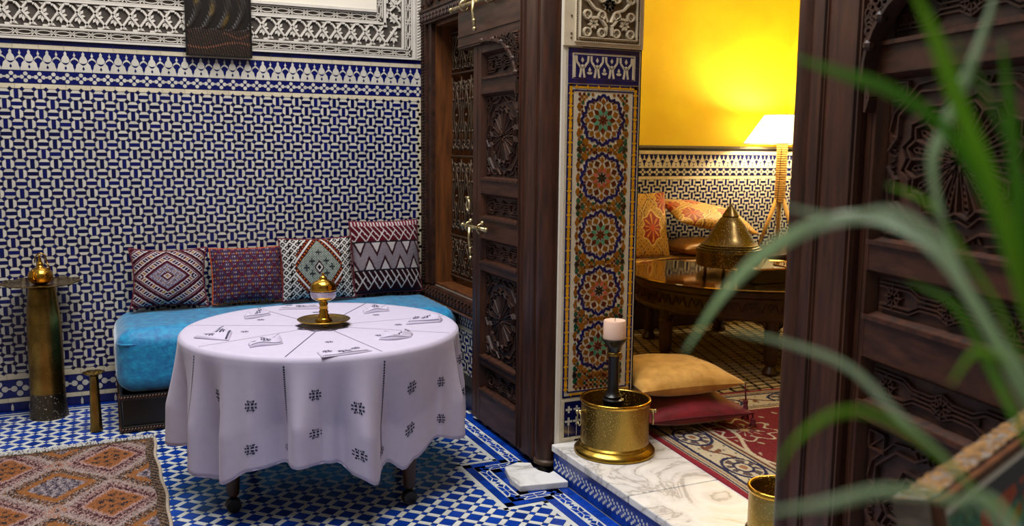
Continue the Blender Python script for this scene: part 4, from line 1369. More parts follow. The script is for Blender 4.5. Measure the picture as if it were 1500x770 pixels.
def pat_kilim(u, v):
    B, W = C3('#14090f'), C3('#d6d0cc')
    a = paint(u.shape, '#14090f')
    p = (u*1.15+v*0.95)*4.6; q = (u*1.15-v*0.95)*4.6
    fp, fq = p % 1.0, q % 1.0
    lat = (fp < 0.26) | (fq < 0.26)
    a[lat] = W
    key = (np.abs(fp-0.63) < 0.13) & (np.abs(fq-0.63) < 0.13)
    a[key] = W*0.9
    brk = (np.floor(p)+np.floor(q)) % 3 == 0
    a[brk & (fp < 0.26) & (fq > 0.4)] = B
    d = np.abs(u-0.0)/0.62+np.abs(v-0.02)/0.92
    inner = d < 1.0
    a[inner] = C3('#5f6a62')
    sp = (np.sin(u*95)*np.sin(v*80)) > 0.1
    a[inner & sp] = C3('#a9ada4')
    for (x, y) in ((-0.2, 0.2), (0.2, 0.2), (-0.2, -0.2), (0.2, -0.2), (0, 0.5), (-0.35, 0.0), (0.35, 0.0), (0, -0.5)):
        mm = inner & (((np.abs(u-x) < 0.08) & (np.abs(v-y) < 0.025)) | ((np.abs(u-x) < 0.02) & (np.abs(v-y) < 0.11)) | ((np.abs(u-x)+np.abs(v-y)) < 0.06))
        a[mm] = C3('#2d2f33')
    dc = np.abs(u)/0.14+np.abs(v+0.0)/0.24
    a[dc < 1.0] = C3('#33101c'); a[dc < 0.68] = W; a[dc < 0.42] = B
    bd = (d >= 1.0) & (d < 1.2) & (np.abs(u) < 0.66)
    a[bd] = C3('#3a0c10')
    al = ((np.abs(u)*1.0-np.abs(v)*0.7)*8.0) % 1.0
    a[bd & (np.abs(al-0.5) < 0.2) & (np.abs(d-1.1) < 0.05)] = C3('#b8561c')
    a[(d >= 1.2) & (d < 1.3) & (np.abs(u) < 0.66)] = W
    b2 = (d >= 1.3) & (d < 1.48) & (np.abs(u) < 0.62)
    a[b2] = C3('#451018'); a[b2 & (np.abs(al-0.5) < 0.18) & (np.abs(d-1.39) < 0.045)] = C3('#a84a18')
    return a
def pat_bands(u, v):
    a = paint(u.shape, '#241520')
    W = C3('#cfc4c4')
    def plait(lo, hi, base):
        m = (v >= lo) & (v < hi)
        a[m] = C3(base)
        t = (v-lo)/(hi-lo)
        dgl = ((u*5.2+t*1.25) % 1.0 < 0.13) | ((u*5.2-t*1.25) % 1.0 < 0.13)
        mid = np.abs(t-0.5) < 0.5
        dgl2 = ((u*3.1+t*1.0) % 1.0 < 0.1) | (((u*3.1-t*1.0) % 1.0 < 0.1) & (t < 0.75)) | (((u*3.1+t*1.0+0.5) % 1.0 < 0.1) & (t > 0.3))
        a[m & dgl2] = W
        dm = np.abs(((u*3.1+0.25) % 0.5)-0.25)+np.abs(t-0.5)*1.2
        a[m & (dm < 0.07)] = W
    plait(0.42, 0.86, '#520a18'); plait(-0.9, -0.38, '#26070f')
    m = (v >= -0.36) & (v < 0.40)
    g_ = np.where(noise2(u, v, 11, 3) > 0.05, 0.62, 1.0)[..., None]*C3('#8d8088')
    a[m] = g_[m]
    t = (v+0.36)/0.76
    tri = np.abs(((u*2.2+0.3) % 1.0)-0.5)
    up = t-(1-tri*2.2)*0.0
    e1 = np.abs((1-t)-(0.45-tri*1.3)); e2 = np.abs(t-(0.45-np.abs(((u*2.2+0.8) % 1.0)-0.5)*1.3))
    a[m & ((1-t) < (0.45-tri*1.3))] = W*0.8
    a[m & (t < (0.45-np.abs(((u*2.2+0.8) % 1.0)-0.5)*1.3))] = W*0.8
    a[m & ((e1 < 0.08) | (e2 < 0.08))] = C3('#300a16')
    m2 = v >= 0.86
    a[m2] = C3('#77182a'); a[m2 & (np.abs(((u*11) % 1.0)-0.5) < 0.22)] = W
    a[(np.abs(v-0.41) < 0.02) | (np.abs(v+0.37) < 0.02)] = C3('#17141d')
    return a
def pat_brocade(u, v):
    a = paint(u.shape, '#b9862a')
    n = noise2(u, v, 7, 5)
    a[n > 0.15] = C3('#d9ae52'); a[n < -0.3] = C3('#8a5a1c')
    for k in (0, 1):
        w = u*1.6+0.22*np.sin(v*5+PI*k)
        net = np.abs(((w*1.1+0.5*k) % 1.0)-0.5)
        a[net < 0.07] = C3('#6e4416'); a[net < 0.025] = C3('#e2c070')
    dots = (np.sin(u*38)*np.sin(v*34)) > 0.75
    a[dots] = C3('#6a3512')
    for (x, y, r) in ((0.40, -0.12, 0.46), (-0.62, -0.55, 0.40), (-0.36, 0.55, 0.36), (0.85, 0.72, 0.36), (-0.95, 0.2, 0.34)):
        d = np.sqrt(((u-x)/0.72)**2+((v-y)/1.15)**2)/r
        th_ = np.arctan2(v-y, u-x)
        lim = 1.0-0.22*np.abs(np.sin(th_*4))
        a[d < lim*1.12] = C3('#e0bd74'); a[d < lim] = C3('#8f1d0d')
        vein = np.abs(np.sin(th_*5+1.2)) < 0.42
        a[(d < lim*0.88) & vein & (d > 0.2)] = C3('#d98f3c')
        a[d < 0.2] = C3('#c4471d')
    return a

def cushion(name, label, cat, w, h, t, pat, base, rx, rz, ry=0.0, N=100, material=None, piping=None, group=None, seed=0.0, pinch=0.1, sag=0.0, dye=0.88):
    root = thing(name, label, cat, base, 0, group)
    root.rotation_euler = (rx, ry, rz)
    g_ = np.linspace(-1, 1, N)
    u, v = np.meshgrid(g_, g_)
    prof = ((1-np.abs(u)**2.2)*(1-np.abs(v)**2.2))
    prof = np.clip(prof, 0, 1)**0.5
    X = w/2*u*(1-pinch*(1-v*v)*np.abs(u)); Z = h/2*v*(1-pinch*(1-u*u)*np.abs(v))
    wr = 0.006*np.sin(5*u+seed)*np.cos(4*v+seed*1.7)+0.004*np.sin(9*u*v+seed*2)
    Yf = -t/2*prof-wr*prof
    Yb = t/2*prof
    Z = Z-sag*h*np.exp(-((u)/0.5)**2)*(v > 0)*v
    vs = np.concatenate([np.stack([X, Yf, Z+h/2], -1).reshape(-1, 3), np.stack([X, Yb, Z+h/2], -1).reshape(-1, 3)])
    n = N*N
    fs = []
    for j in range(N-1):
        for i in range(N-1):
            a = j*N+i
            fs.append((a, a+1, a+N+1, a+N)); fs.append((n+a, n+a+N, n+a+N+1, n+a+1))
    me = bpy.data.meshes.new('cover'); me.from_pydata(vs.tolist(), [], fs)
    me.materials.append(material); me.polygons.foreach_set('use_smooth', [True]*len(fs))
    if pat is not None:
        c = pat(u, v).reshape(-1, 3)*dye; colour_attr(me, np.concatenate([c, c]))
    me.update()
    co = bpy.data.objects.new('cover', me); COL.objects.link(co); co.parent = root
    if piping is not None:
        ring = [(X[0, i], 0, Z[0, i]+h/2) for i in range(0, N, 3)]+[(X[j, -1], 0, Z[j, -1]+h/2) for j in range(0, N, 3)]+[(X[-1, i], 0, Z[-1, i]+h/2) for i in range(N-1, -1, -3)]+[(X[j, 0], 0, Z[j, 0]+h/2) for j in range(N-1, -1, -3)]
        b_ = MB(); b_.tube(ring, 0.006, 5, 0, True); b_.build('piping', piping, root, True)
    return root
ZSEAT = 0.604
cushion('throw_cushion', 'maroon woven cushion with large concentric diamond at the sofa end', 'cushion', 0.45, 0.37, 0.15, pat_diamond, (0.33, 5.70, ZSEAT), -0.25, 0.0, 0.02, 130, M_woven, M_redcord, 'kilim cushions on the sofa', 0.4, 0.12)
cushion('throw_cushion', 'purple woven cushion with rust piping and small yellow lattice motifs', 'cushion', 0.445, 0.355, 0.15, pat_lattice, (0.80, 5.70, ZSEAT), -0.25, 0.0, 0.0, 130, M_woven, M_orangecord, 'kilim cushions on the sofa', 1.4, 0.05)
cushion('throw_cushion', 'black and white kilim cushion with pale diamond behind the brass bowl', 'cushion', 0.48, 0.41, 0.15, pat_kilim, (1.24, 5.655, ZSEAT), -0.25, 0.0, 0.0, 140, M_woven, M_redcord, 'kilim cushions on the sofa', 2.4, 0.07)
cushion('throw_cushion', 'tall maroon and grey banded kilim cushion in the sofa corner', 'cushion', 0.49, 0.50, 0.14, pat_bands, (1.735, 5.74, ZSEAT), -0.2, 0.06, 0.0, 140, M_woven, M_redcord, 'kilim cushions on the sofa', 3.1, 0.04)

# ------------------------------------------------------------------ table, cloth and what stands on it
TC = Vector((0.915, 4.12)); TR = 0.645; TZ = 0.742
tbl = thing('dining_table', 'round dark wooden table on casters hidden under the white cloth', 'table', (TC.x, TC.y, 0))
b_ = MB(); b_.lathe([(0.0, TZ-0.035), (TR-0.015, TZ-0.035), (TR-0.008, TZ-0.02), (TR-0.012, TZ-0.003), (0.0, TZ-0.003)], (0, 0, 0), 48); b_.build('tabletop', M_stool, tbl, True, angle=40)
b_ = MB(); b_.lathe([(0.42, TZ-0.13), (0.44, TZ-0.13), (0.44, TZ-0.036), (0.42, TZ-0.036), (0.42, TZ-0.13)], (0, 0, 0), 40, cap=False); b_.build('apron', M_stool, tbl, True, angle=40)
for k in range(4):
    a = math.radians(-151.0+90*k)
    d = Vector((math.cos(a), math.sin(a)))
    if k == 0: L = Vector((0.45, 3.85))-TC
    elif k == 1: L = Vector((1.185, 3.63))-TC
    elif k == 2: L = TC-Vector((0.45, 3.85))
    else: L = TC-Vector((1.185, 3.63))
    b_ = MB(); b_.lathe([(0.02, 0.075), (0.026, 0.085), (0.03, 0.15), (0.038, 0.26), (0.032, 0.28), (0.042, 0.31), (0.03, 0.34), (0.036, 0.5), (0.04, TZ-0.036)], (L.x, L.y, 0), 14)
    lg = b_.build('leg', M_stool, tbl, True)
    b_ = MB()
    c = Vector((L.x, L.y, 0.033))
    mt_ = Matrix.Rotation(PI/2, 3, 'X')
    for s in (-1, 1):
        b_.lathe([(0.008, -0.009), (0.03, -0.009), (0.033, -0.004), (0.033, 0.004), (0.03, 0.009), (0.008, 0.009)], (c.x, c.y+s*0.014, c.z), 16, 0, mt_)
    b_.box((c.x-0.014, c.y-0.004, 0.04), (c.x+0.014, c.y+0.004, 0.08))
    b_.build('caster', M_black, lg, True, angle=40)
# cloth
hemA = [(-180, .27), (-130, .24), (-100, .30), (-78, .25), (-62, .27), (-47, .17), (-38, .20), (-26, .27), (-8, .30), (4, .29), (11, .24), (19, .19), (26, .25), (33, .20), (38, .24), (50, .30), (62, .26), (78, .30), (100, .25), (130, .29), (180, .27)]
CAMA = math.degrees(math.atan2(-TC.y, -TC.x))
def hem(al):
    al = (al+180) % 360-180
    for (a, z), (b, w) in zip(hemA[:-1], hemA[1:]):
        if a <= al <= b:
            t = (al-a)/(b-a); t = t*t*(3-2*t)
            return z+(w-z)*t
    return .27
def fold(th_):
    a = th_+0.12*math.sin(3*th_+0.5)+0.08*math.sin(5*th_+2)
    f = math.sin(13*a+0.9)
    f = math.copysign(abs(f)**0.7, f)
    return 0.68*f+0.32*math.sin(23*a+2.1)
def csurf(th_, s, off=0.0):
    """point on the skirt of the cloth: s=0 at the table edge, 1 at the hem"""
    al = -(math.degrees(th_)-CAMA)
    zh = hem(-al)
    k = s**0.9
    amp = 0.068*min(1, s*1.7)**1.1
    r = TR+0.004+0.014*s+amp*(fold(th_)*(0.9+0.1*s)-0.15)
    z = TZ-0.02-(TZ-0.02-zh)*k
    r += off
    return (TC.x+r*math.cos(th_), TC.y+r*math.sin(th_), z)
def ctop(th_, r, off=0.0):
    return (TC.x+r*math.cos(th_), TC.y+r*math.sin(th_), TZ+0.001+off+0.0015*math.sin(7*th_)*max(0, r-0.3))
NT = 420
vs, fs = [], []
rings = [0.0, 0.1, 0.2, 0.3, 0.4, 0.48, 0.56, 0.61, 0.635]
rows = []
for r in rings:
    rows.append([ctop(2*PI*i/NT, r) for i in range(NT)])
rows.append([(TC.x+(TR-0.006)*math.cos(2*PI*i/NT), TC.y+(TR-0.006)*math.sin(2*PI*i/NT), TZ-0.002) for i in range(NT)])
rows.append([(TC.x+(TR+0.002)*math.cos(2*PI*i/NT), TC.y+(TR+0.002)*math.sin(2*PI*i/NT), TZ-0.010) for i in range(NT)])
for k in range(0, 27):
    rows.append([csurf(2*PI*i/NT, k/26) for i in range(NT)])
for R_ in rows: vs += R_
for k in range(len(rows)-1):
    for i in range(NT):
        j = (i+1) % NT
        fs.append((k*NT+i, (k+1)*NT+i, (k+1)*NT+j, k*NT+j))
me = bpy.data.meshes.new('tablecloth'); me.from_pydata(vs, [], fs); me.materials.append(M_cloth)
me.polygons.foreach_set('use_smooth', [True]*len(fs)); me.update()
cl = thing('tablecloth', 'white linen tablecloth with navy cross-stitch motifs draped over the round table', 'tablecloth', (0, 0, 0))
cm = bpy.data.objects.new('linen', me); COL.objects.link(cm); cm.parent = cl
sd = cm.modifiers.new('thick', 'SOLIDIFY'); sd.thickness = 0.002; sd.offset = 1
b_ = MB(); b_.tube([csurf(2*PI*i/NT, 1.0) for i in range(0, NT, 2)], 0.0022, 5, 0, True); b_.build('hem', M_cloth, cl, True)
SP = [-157.8, -116.5, -79.8, -36.8, 2.8, 55.6, 109.8, 156.7]
def patch(b_, f4):
    b_.add(f4, [(0, 1, 2, 3)])
seam = MB()
for k, a in enumerate(SP):
    t0 = math.radians(a)
    solid = a in (-116.5, 55.6)
    r = 0.14
    while r < TR-0.02:
        wd = 0.0046; L = 0.009 if solid else 0.006
        p0, p1 = r, r+L
        d = wd/(2*r)
        patch(seam, [ctop(t0-d, p0, .0028), ctop(t0+d, p0, .0028), ctop(t0+d, p1, .0028), ctop(t0-d, p1, .0028)])
        r += 0.0092 if solid else 0.0105
    s = 0.015
    while s < 0.80:
        d = 0.0036/TR
        patch(seam, [csurf(t0-d, s, .0038), csurf(t0+d, s, .0035), csurf(t0+d, s+0.0145, .0035), csurf(t0-d, s+0.0145, .0035)])
        s += 0.021
seam.build('seam_stitching', M_thread, cl, kind='stuff')
def motif_cells():
    out = []
    for sx in (-1, 1):
        for sy in (-1, 1):
            out += [((sx*0.30, sy*0.62), (sx*0.30+sx*0.26, sy*0.62), (sx*0.62, sy*0.98), (sx*0.34, sy*0.98)),
                    ((sx*0.62, sy*0.12), (sx*0.98, sy*0.2), (sx*0.98, sy*0.48), (sx*0.62, sy*0.42)),
                    ((sx*0.08, sy*0.08), (sx*0.5, sy*0.16), (sx*0.5, sy*0.5), (sx*0.16, sy*0.5)),
                    ((sx*0.05, sy*0.6), (sx*0.22, sy*0.6), (sx*0.22, sy*0.95), (sx*0.05, sy*0.8))]
    return out
def motif(th_, s, r, parent):
    b_ = MB()
    hgt = 0.5
    for q in motif_cells():
        patch(b_, [csurf(th_+p[0]*r/0.7, s+p[1]*r/hgt, .004) for p in q])
    b_.build('embroidered_motif', M_thread, parent)
for k in range(8):
    a, b = SP[k], SP[(k+1) % 8]
    if b < a: b += 360
    for t, ss in ((0.30, (0.27, 0.66)), (0.70, (0.36, 0.78))):
        for s in ss:
            motif(math.radians(a+(b-a)*t), s, 0.026, cl)
    motif(math.radians(SP[k]), 0.83, 0.019, cl)
tmot = MB()
for k in range(8):
    a, b = SP[k], SP[(k+1) % 8]
    if b < a: b += 360
    tm = math.radians((a+b)/2)
    for q in motif_cells():
        patch(tmot, [(TC.x+0.36*math.cos(tm)+p[0]*0.018, TC.y+0.36*math.sin(tm)+p[1]*0.018, TZ+0.0036) for p in q])
    for j in range(6):
        a2 = math.radians(SP[k]+j*6-18)
        for q in motif_cells():
            patch(tmot, [(TC.x+(0.125-0.02*abs(j-2.5)/2.5)*math.cos(a2)+p[0]*0.012, TC.y+(0.125-0.02*abs(j-2.5)/2.5)*math.sin(a2)+p[1]*0.012, TZ+0.0036) for p in q])
tmot.build('top_embroidery', M_thread, cl, kind='stuff')

# napkins
def napkin(label, xy, rz, kind_, sc=1.0, seed=0):
    root = thing('napkin', label, 'napkin', (xy[0], xy[1], TZ+0.0045), rz, 'embroidered napkins around the table')
    b_ = MB(); th_ = MB()
    N1, N2 = 16, 12
    def hgt(u, v):
        base = 0.010+0.006*math.sin(3*u+seed)*math.cos(2.5*v+seed)
        if kind_ == 'roll':
            return base+0.020*math.exp(-((v-0.1*math.sin(4*u+seed))/0.45)**2)*(0.6+0.4*math.sin(6*u+seed))
        if kind_ == 'tent':
            return base+0.022*(1-abs(v))*(0.5+0.5*u)
        return 0.007+0.003*math.sin(4*u+seed)*v
    def xyf(u, v):
        if kind_ == 'flat':
            return (u*0.095*(1-0.12*v), v*0.045+0.01*math.sin(u*2+seed))
        if kind_ == 'tent':
            return (u*0.075, v*0.055*(1.05-0.45*u)+0.012*u)
        return (u*0.07+0.012*v, v*0.042*(1-0.25*u*u)+0.012*math.sin(2.2*u+seed))
    g2 = {}
    for i in range(N1+1):
        for j in range(N2+1):
            u, v = -1+2*i/N1, -1+2*j/N2
            x, y = xyf(u, v)
            e = min(1, (1-abs(u))*7, (1-abs(v))*7)
            g2[i, j] = len(b_.v); b_.v.append((x*sc, y*sc, hgt(u, v)*(0.35+0.65*e)*sc))
    for i in range(N1):
        for j in range(N2):
            b_.f.append((g2[i, j], g2[i+1, j], g2[i+1, j+1], g2[i, j+1])); b_.m.append(0)
    rim = [g2[i, 0] for i in range(N1+1)]+[g2[N1, j] for j in range(1, N2+1)]+[g2[i, N2] for i in range(N1-1, -1, -1)]+[g2[0, j] for j in range(N2-1, 0, -1)]
    n0 = len(b_.v)
    for q in rim:
        v = b_.v[q]; b_.v.append((v[0], v[1], 0.0))
    for k in range(len(rim)):
        k2 = (k+1) % len(rim)
        b_.f.append((rim[k2], rim[k], n0+k, n0+k2)); b_.m.append(0)
    b_.build('linen', M_cloth, root, True)
    def S(u, v, o_=0.0015):
        x, y = xyf(u, v); e = min(1, (1-abs(u))*7, (1-abs(v))*7)
        return (x*sc, y*sc, hgt(u, v)*(0.35+0.65*e)*sc+o_)
    for (cu, cv, r) in ((0.05, -0.1, 0.42), (-0.62, 0.3, 0.3), (0.65, 0.25, 0.3)):
        for q in motif_cells():
            patch(th_, [S(cu+p[0]*r*0.7, cv+p[1]*r) for p in q])
    for k in range(26):
        u = -0.95+k*0.072
        patch(th_, [S(u, -0.9), S(u+0.045, -0.9), S(u+0.045, -0.78), S(u, -0.78)])
    th_.build('embroidery', M_thread, root, kind='stuff')
    return root
NK = [((0.669, 4.492), 0.3, 'roll', 'crumpled napkin at the far left of the round table', 0),
      ((0.434, 4.076), 0.9, 'tent', 'peaked napkin at the left edge of the round table', 1),
      ((0.60, 3.83), 0.35, 'roll', 'crumpled napkin at the near left of the round table', 2),
      ((0.868, 3.545), 0.25, 'flat', 'flat folded napkin nearest the camera on the round table', 3),
      ((1.166, 3.745), -0.1, 'roll', 'crumpled napkin at the near right of the round table', 4),
      ((1.41, 4.05), -0.5, 'tent', 'peaked napkin at the right edge of the round table', 5),
      ((1.256, 4.40), 0.2, 'roll', 'crumpled napkin at the far right of the round table', 6),
      ((0.915, 4.64), -0.15, 'flat', 'flat folded napkin at the far side behind the brass bowl', 7)]
for p, rz, k_, lb, sd_ in NK:
    napkin('white embroidered '+lb, p, rz, k_, 1.05, sd_*1.3)

# brass pedestal bowl
bw = thing('pedestal_bowl', 'brass footed tray with lidded silver bowl at the centre of the round table', 'bowl', (0.925, 4.135, TZ+0.005))
b_ = MB()
for k in range(3):
    a = 2*PI*k/3+0.4
    b_.ball((0.07*math.cos(a), 0.07*math.sin(a), 0.008), 0.009, 0, 8, 5)
b_.lathe([(0.0, 0.016), (0.09, 0.016), (0.12, 0.024), (0.126, 0.030), (0.122, 0.032), (0.112, 0.027), (0.085, 0.021), (0.0, 0.021)], (0, 0, 0), 40)
b_.build('tray', M_brass, bw, True)
b_ = MB(); b_.lathe([(0.042, 0.021), (0.032, 0.034), (0.026, 0.04), (0.03, 0.048), (0.02, 0.058), (0.024, 0.066), (0.018, 0.074), (0.022, 0.084), (0.018, 0.094), (0.022, 0.105), (0.016, 0.112), (0.016, 0.118)], (0, 0, 0), 24); b_.build('stem', M_gold, bw, True)
b_ = MB(); b_.lathe([(0.016, 0.117), (0.035, 0.12), (0.055, 0.132), (0.062, 0.150), (0.061, 0.163), (0.064, 0.167), (0.058, 0.168)], (0, 0, 0), 32); b_.build('bowl', M_silver, bw, True)
b_ = MB(); b_.lathe([(0.063, 0.168), (0.064, 0.176), (0.058, 0.180), (0.061, 0.192), (0.05, 0.208), (0.034, 0.217), (0.018, 0.222), (0.02, 0.228), (0.013, 0.236), (0.006, 0.24), (0.008, 0.246), (0.0, 0.256)], (0, 0, 0), 32); b_.build('lid', M_gold, bw, True)

# brass stands on the left
st = thing('brass_stand', 'tall tapered brass shell stand against the tiled wall', 'stand', (-0.36, 5.70, 0))
b_ = MB(); b_.lathe([(0.105, 0.0), (0.104, 0.02), (0.098, 0.06), (0.094, 0.16), (0.093, 0.3), (0.092, 0.52), (0.088, 0.62), (0.074, 0.76), (0.07, 0.79), (0.066, 0.79)], (0, 0, 0), 36); b_.build('shell_body', M_brassd, st, True)
b_ = MB()
b_.lathe([(0.1055, 0.002), (0.1045, 0.02), (0.0988, 0.06), (0.0948, 0.15)], (0, 0, 0), 36, cap=False)
b_.build('engraved_foot', M_engrd, st, True)
pl = thing('serving_tray', 'scalloped brass tray lying on the tall brass stand', 'tray', (-0.36, 5.655, 0.791))
b_ = MB()
n = 32
ringo, ringi = [], []
b_.lathe([(0.0, 0.0), (0.12, 0.0), (0.17, 0.006), (0.212, 0.016), (0.214, 0.019), (0.168, 0.010), (0.12, 0.004), (0.0, 0.004)], (0, 0, 0), 48)
for i, v in enumerate(b_.v):
    r = math.hypot(v[0], v[1])
    if r > 0.15:
        a = math.atan2(v[1], v[0]); k = 1+0.035*math.cos(12*a)
        b_.v[i] = (v[0]*k, v[1]*k, v[2]+0.003*math.cos(12*a))
b_.build('dish', M_brassd, pl, True)
ew = thing('ewer', 'polished round brass ewer standing on the scalloped tray', 'ewer', (-0.36, 5.655, 0.796))
b_ = MB(); b_.lathe([(0.03, 0.0), (0.045, 0.006), (0.062, 0.025), (0.067, 0.048), (0.06, 0.072), (0.04, 0.09), (0.022, 0.098), (0.016, 0.104), (0.015, 0.112)], (0, 0, 0), 32); b_.build('body', M_gold, ew, True)
b_ = MB(); b_.lathe([(0.017, 0.112), (0.02, 0.115), (0.016, 0.122), (0.008, 0.14), (0.01, 0.147), (0.005, 0.154), (0.009, 0.162), (0.0, 0.172)], (0, 0, 0), 20); b_.build('lid', M_gold, ew, True)
b_ = MB(); b_.tube([(-0.02, -0.06, 0.03), (-0.032, -0.075, 0.05), (-0.03, -0.072, 0.08), (-0.034, -0.08, 0.09)], [0.009, 0.007, 0.005, 0.005], 8); b_.build('spout', M_gold, ew, True)
b_ = MB(); b_.tube([(0.03*math.cos(a)+0.005, 0.0, 0.128+0.05*math.sin(a)) for a in [PI*k/12-0.5+0.3 for k in range(14)]], 0.0045, 6); b_.tube([(0.035, 0, 0.125), (0.045, 0, 0.1), (0.05, 0, 0.08)], 0.0045, 6); b_.build('handle', M_brassd, ew, True)
ss = thing('candle_stand', 'short slim brass candle stand on the floor beside the sofa', 'stand', (-0.105, 5.285, 0))
b_ = MB(); b_.lathe([(0.034, 0.0), (0.034, 0.012), (0.031, 0.03), (0.029, 0.12), (0.025, 0.25), (0.023, 0.318), (0.027, 0.322)], (0, 0, 0), 24); b_.build('column', M_brassd, ss, True)
b_ = MB(); b_.lathe([(0.022, 0.322), (0.03, 0.326), (0.052, 0.337), (0.053, 0.339), (0.03, 0.331), (0.0, 0.329)], (0, 0, 0), 32)
for i, v in enumerate(b_.v):
    a = math.atan2(v[1], v[0]); r = math.hypot(v[0], v[1])
    if r > 0.028:
        k = 1+0.12*abs(math.cos(4*a)); b_.v[i] = (v[0]*k, v[1]*k, v[2]+0.004*abs(math.sin(4*a)))
b_.build('petal_dish', M_brass, ss, True)

# ------------------------------------------------------------------ rug
def grid_cloth(name, x0, x1, y0, y1, nx, ny, zf, colf, material, parent=None, warp=None):
    gx = np.linspace(x0, x1, nx); gy = np.linspace(y0, y1, ny)
    X, Y = np.meshgrid(gx, gy)
    col = colf(X, Y).reshape(-1, 3)
    Z = zf(X, Y)
    if warp is not None:
        X, Y = warp(X, Y)
    vs = np.stack([X, Y, Z], -1).reshape(-1, 3)
    fs = []
    for j in range(ny-1):
        for i in range(nx-1):
            a = j*nx+i; fs.append((a, a+1, a+nx+1, a+nx))
    n0 = nx*ny
    rim = list(range(nx))+[k*nx+nx-1 for k in range(1, ny)]+[(ny-1)*nx+i for i in range(nx-2, -1, -1)]+[k*nx for k in range(ny-2, 0, -1)]
    low = vs[rim].copy(); low[:, 2] = Z.min()-0.012 if Z.min() > 0.014 else 0.0005
    vs = np.concatenate([vs, low]); col = np.concatenate([col, col[rim]])
    for k in range(len(rim)):
        k2 = (k+1) % len(rim); fs.append((rim[k2], rim[k], n0+k, n0+k2))
    me = bpy.data.meshes.new(name); me.from_pydata(vs.tolist(), [], fs); me.materials.append(material)
    me.polygons.foreach_set('use_smooth', [True]*len(fs)); colour_attr(me, col); me.update()
    o = bpy.data.objects.new(name, me); COL.objects.link(o)
    if parent is not None: o.parent = parent
    return o
RNG = np.random.default_rng(3)
def rug_col(X, Y):
    jx = 0.006*RNG.standard_normal(X.shape); jy = 0.006*RNG.standard_normal(X.shape)
    x, y = X+jx, Y+jy
    a = paint(X.shape, '#b59c95')
    nz = RNG.random(X.shape)
    a[nz < 0.25] = C3('#c9b0a6'); a[nz > 0.85] = C3('#8f6f68')
    PXr, PYr = 0.462, 0.62
    MAR, BLK, ORG, BRN, PNK = C3('#43081c'), C3('#17121c'), C3('#a86430'), C3('#8f5420'), C3('#c39a92')
    def lat(cx, cy):
        u = ((x-cx+PXr/2) % PXr)-PXr/2; v = ((y-cy+PYr/2) % PYr)-PYr/2
        return u, v
    u, v = lat(-0.035, 4.775-0.02); d = np.abs(u)/0.150+np.abs(v)/0.195
    diag = (np.abs(u)/0.150-np.abs(v)/0.195)
    fr_ = ((diag*4.2) % 1.0 < 0.42)
    a[(d > 1.08) & (d < 1.42) & fr_] = MAR
    a[(d > 0.95) & (d < 1.14)] = MAR
    a[(d > 1.10) & (d < 1.32) & ~fr_] = PNK
    a[(d < 0.97) & (d > 0.82)] = PNK
    ins = d < 0.84
    a[ins] = ORG
    sp = (((u*22) % 1.0 < 0.5) ^ ((v*15) % 1.0 < 0.5)) & (d < 0.7)
    a[ins & sp & ((v*15) % 1.0 < 0.62)] = BLK
    u, v = lat(-0.035+PXr/2, 4.775-0.02+PYr/2); d = np.abs(u)/0.152+np.abs(v)/0.185
    diag = (np.abs(u)/0.152-np.abs(v)/0.185); fr_ = ((diag*5.0) % 1.0 < 0.5)
    a[(d > 1.1) & (d < 1.5) & fr_] = BLK
    a[(d > 1.1) & (d < 1.5) & ~fr_ & (nz > 0.4)] = BRN
    a[(d > 0.82) & (d < 1.12)] = C3('#a8672c')
    ins = d < 0.83
    pat = np.sin(u*150+np.sin(v*60)*2)*np.sin(v*105)
    a[ins] = C3('#8d8088'); a[ins & (pat > 0.1)] = C3('#3a2b3c'); a[ins & (pat < -0.45)] = C3('#c2aeb0')
    u, v = lat(-0.035+PXr/2, 4.755); d = np.abs(u)/0.05+np.abs(v)/0.075
    a[d < 1] = C3('#b5a6a4'); a[(d < 1) & (((u*40) % 1 < 0.5) ^ ((v*28) % 1 < 0.5))] = C3('#b46a3a'); a[d < 0.22] = BLK
    e = X > 0.14
    a[e] = C3('#6e4c30')
    tt = ((Y*26+X*30) % 1.0 < 0.45)
    a[e & tt] = C3('#17121a'); a[e & ~tt & (nz > 0.6)] = C3('#9c7f68')
    f = Y > 4.965
    a[f] = C3('#7a5a3c'); a[f & ((X*22+Y*30) % 1.0 < 0.4)] = BLK
    return a*0.74
rug = thing('berber_rug', 'pink and orange knotted wool rug with diamond pattern at lower left', 'rug', (0, 0, 0))
grid_cloth('pile', -1.25, 0.175, 3.1, 5.01, 330, 400, lambda X, Y: 0.013+0.0025*RNG.standard_normal(X.shape)+0.003*np.sin(X*9)*np.sin(Y*7), rug_col, M_pile, rug,
           warp=lambda X, Y: (X+0.008*np.sin(Y*5)+0.004*np.sin(Y*17), Y+0.012*np.sin(X*8+1)))
b_ = MB(); b_.tube([(0.183+0.008*math.sin(y*5)+0.004*math.sin(y*17), y, 0.011) for y in np.linspace(3.1, 5.01, 60)], 0.0085, 6); b_.build('edge_cord', mat('cream_wool_cord', hx('#b9a896'), 0.95, var=0.3, scale=60), rug, True)
b_ = MB()
r5 = random.Random(5)
for k in range(520):
    x = r5.uniform(-1.25, 0.18); y0 = 5.005+0.012*math.sin(x*8+1); L = r5.uniform(0.02, 0.06); dx = r5.uniform(-0.03, 0.03)
    b_.tube([(x, y0-0.005, 0.01), (x+dx*0.4, y0+L*0.5, r5.uniform(0.012, 0.026)), (x+dx, y0+L, r5.uniform(0.003, 0.014))], 0.0036, 4)
b_.build('fringe', M_fringe, rug, True, kind='stuff')

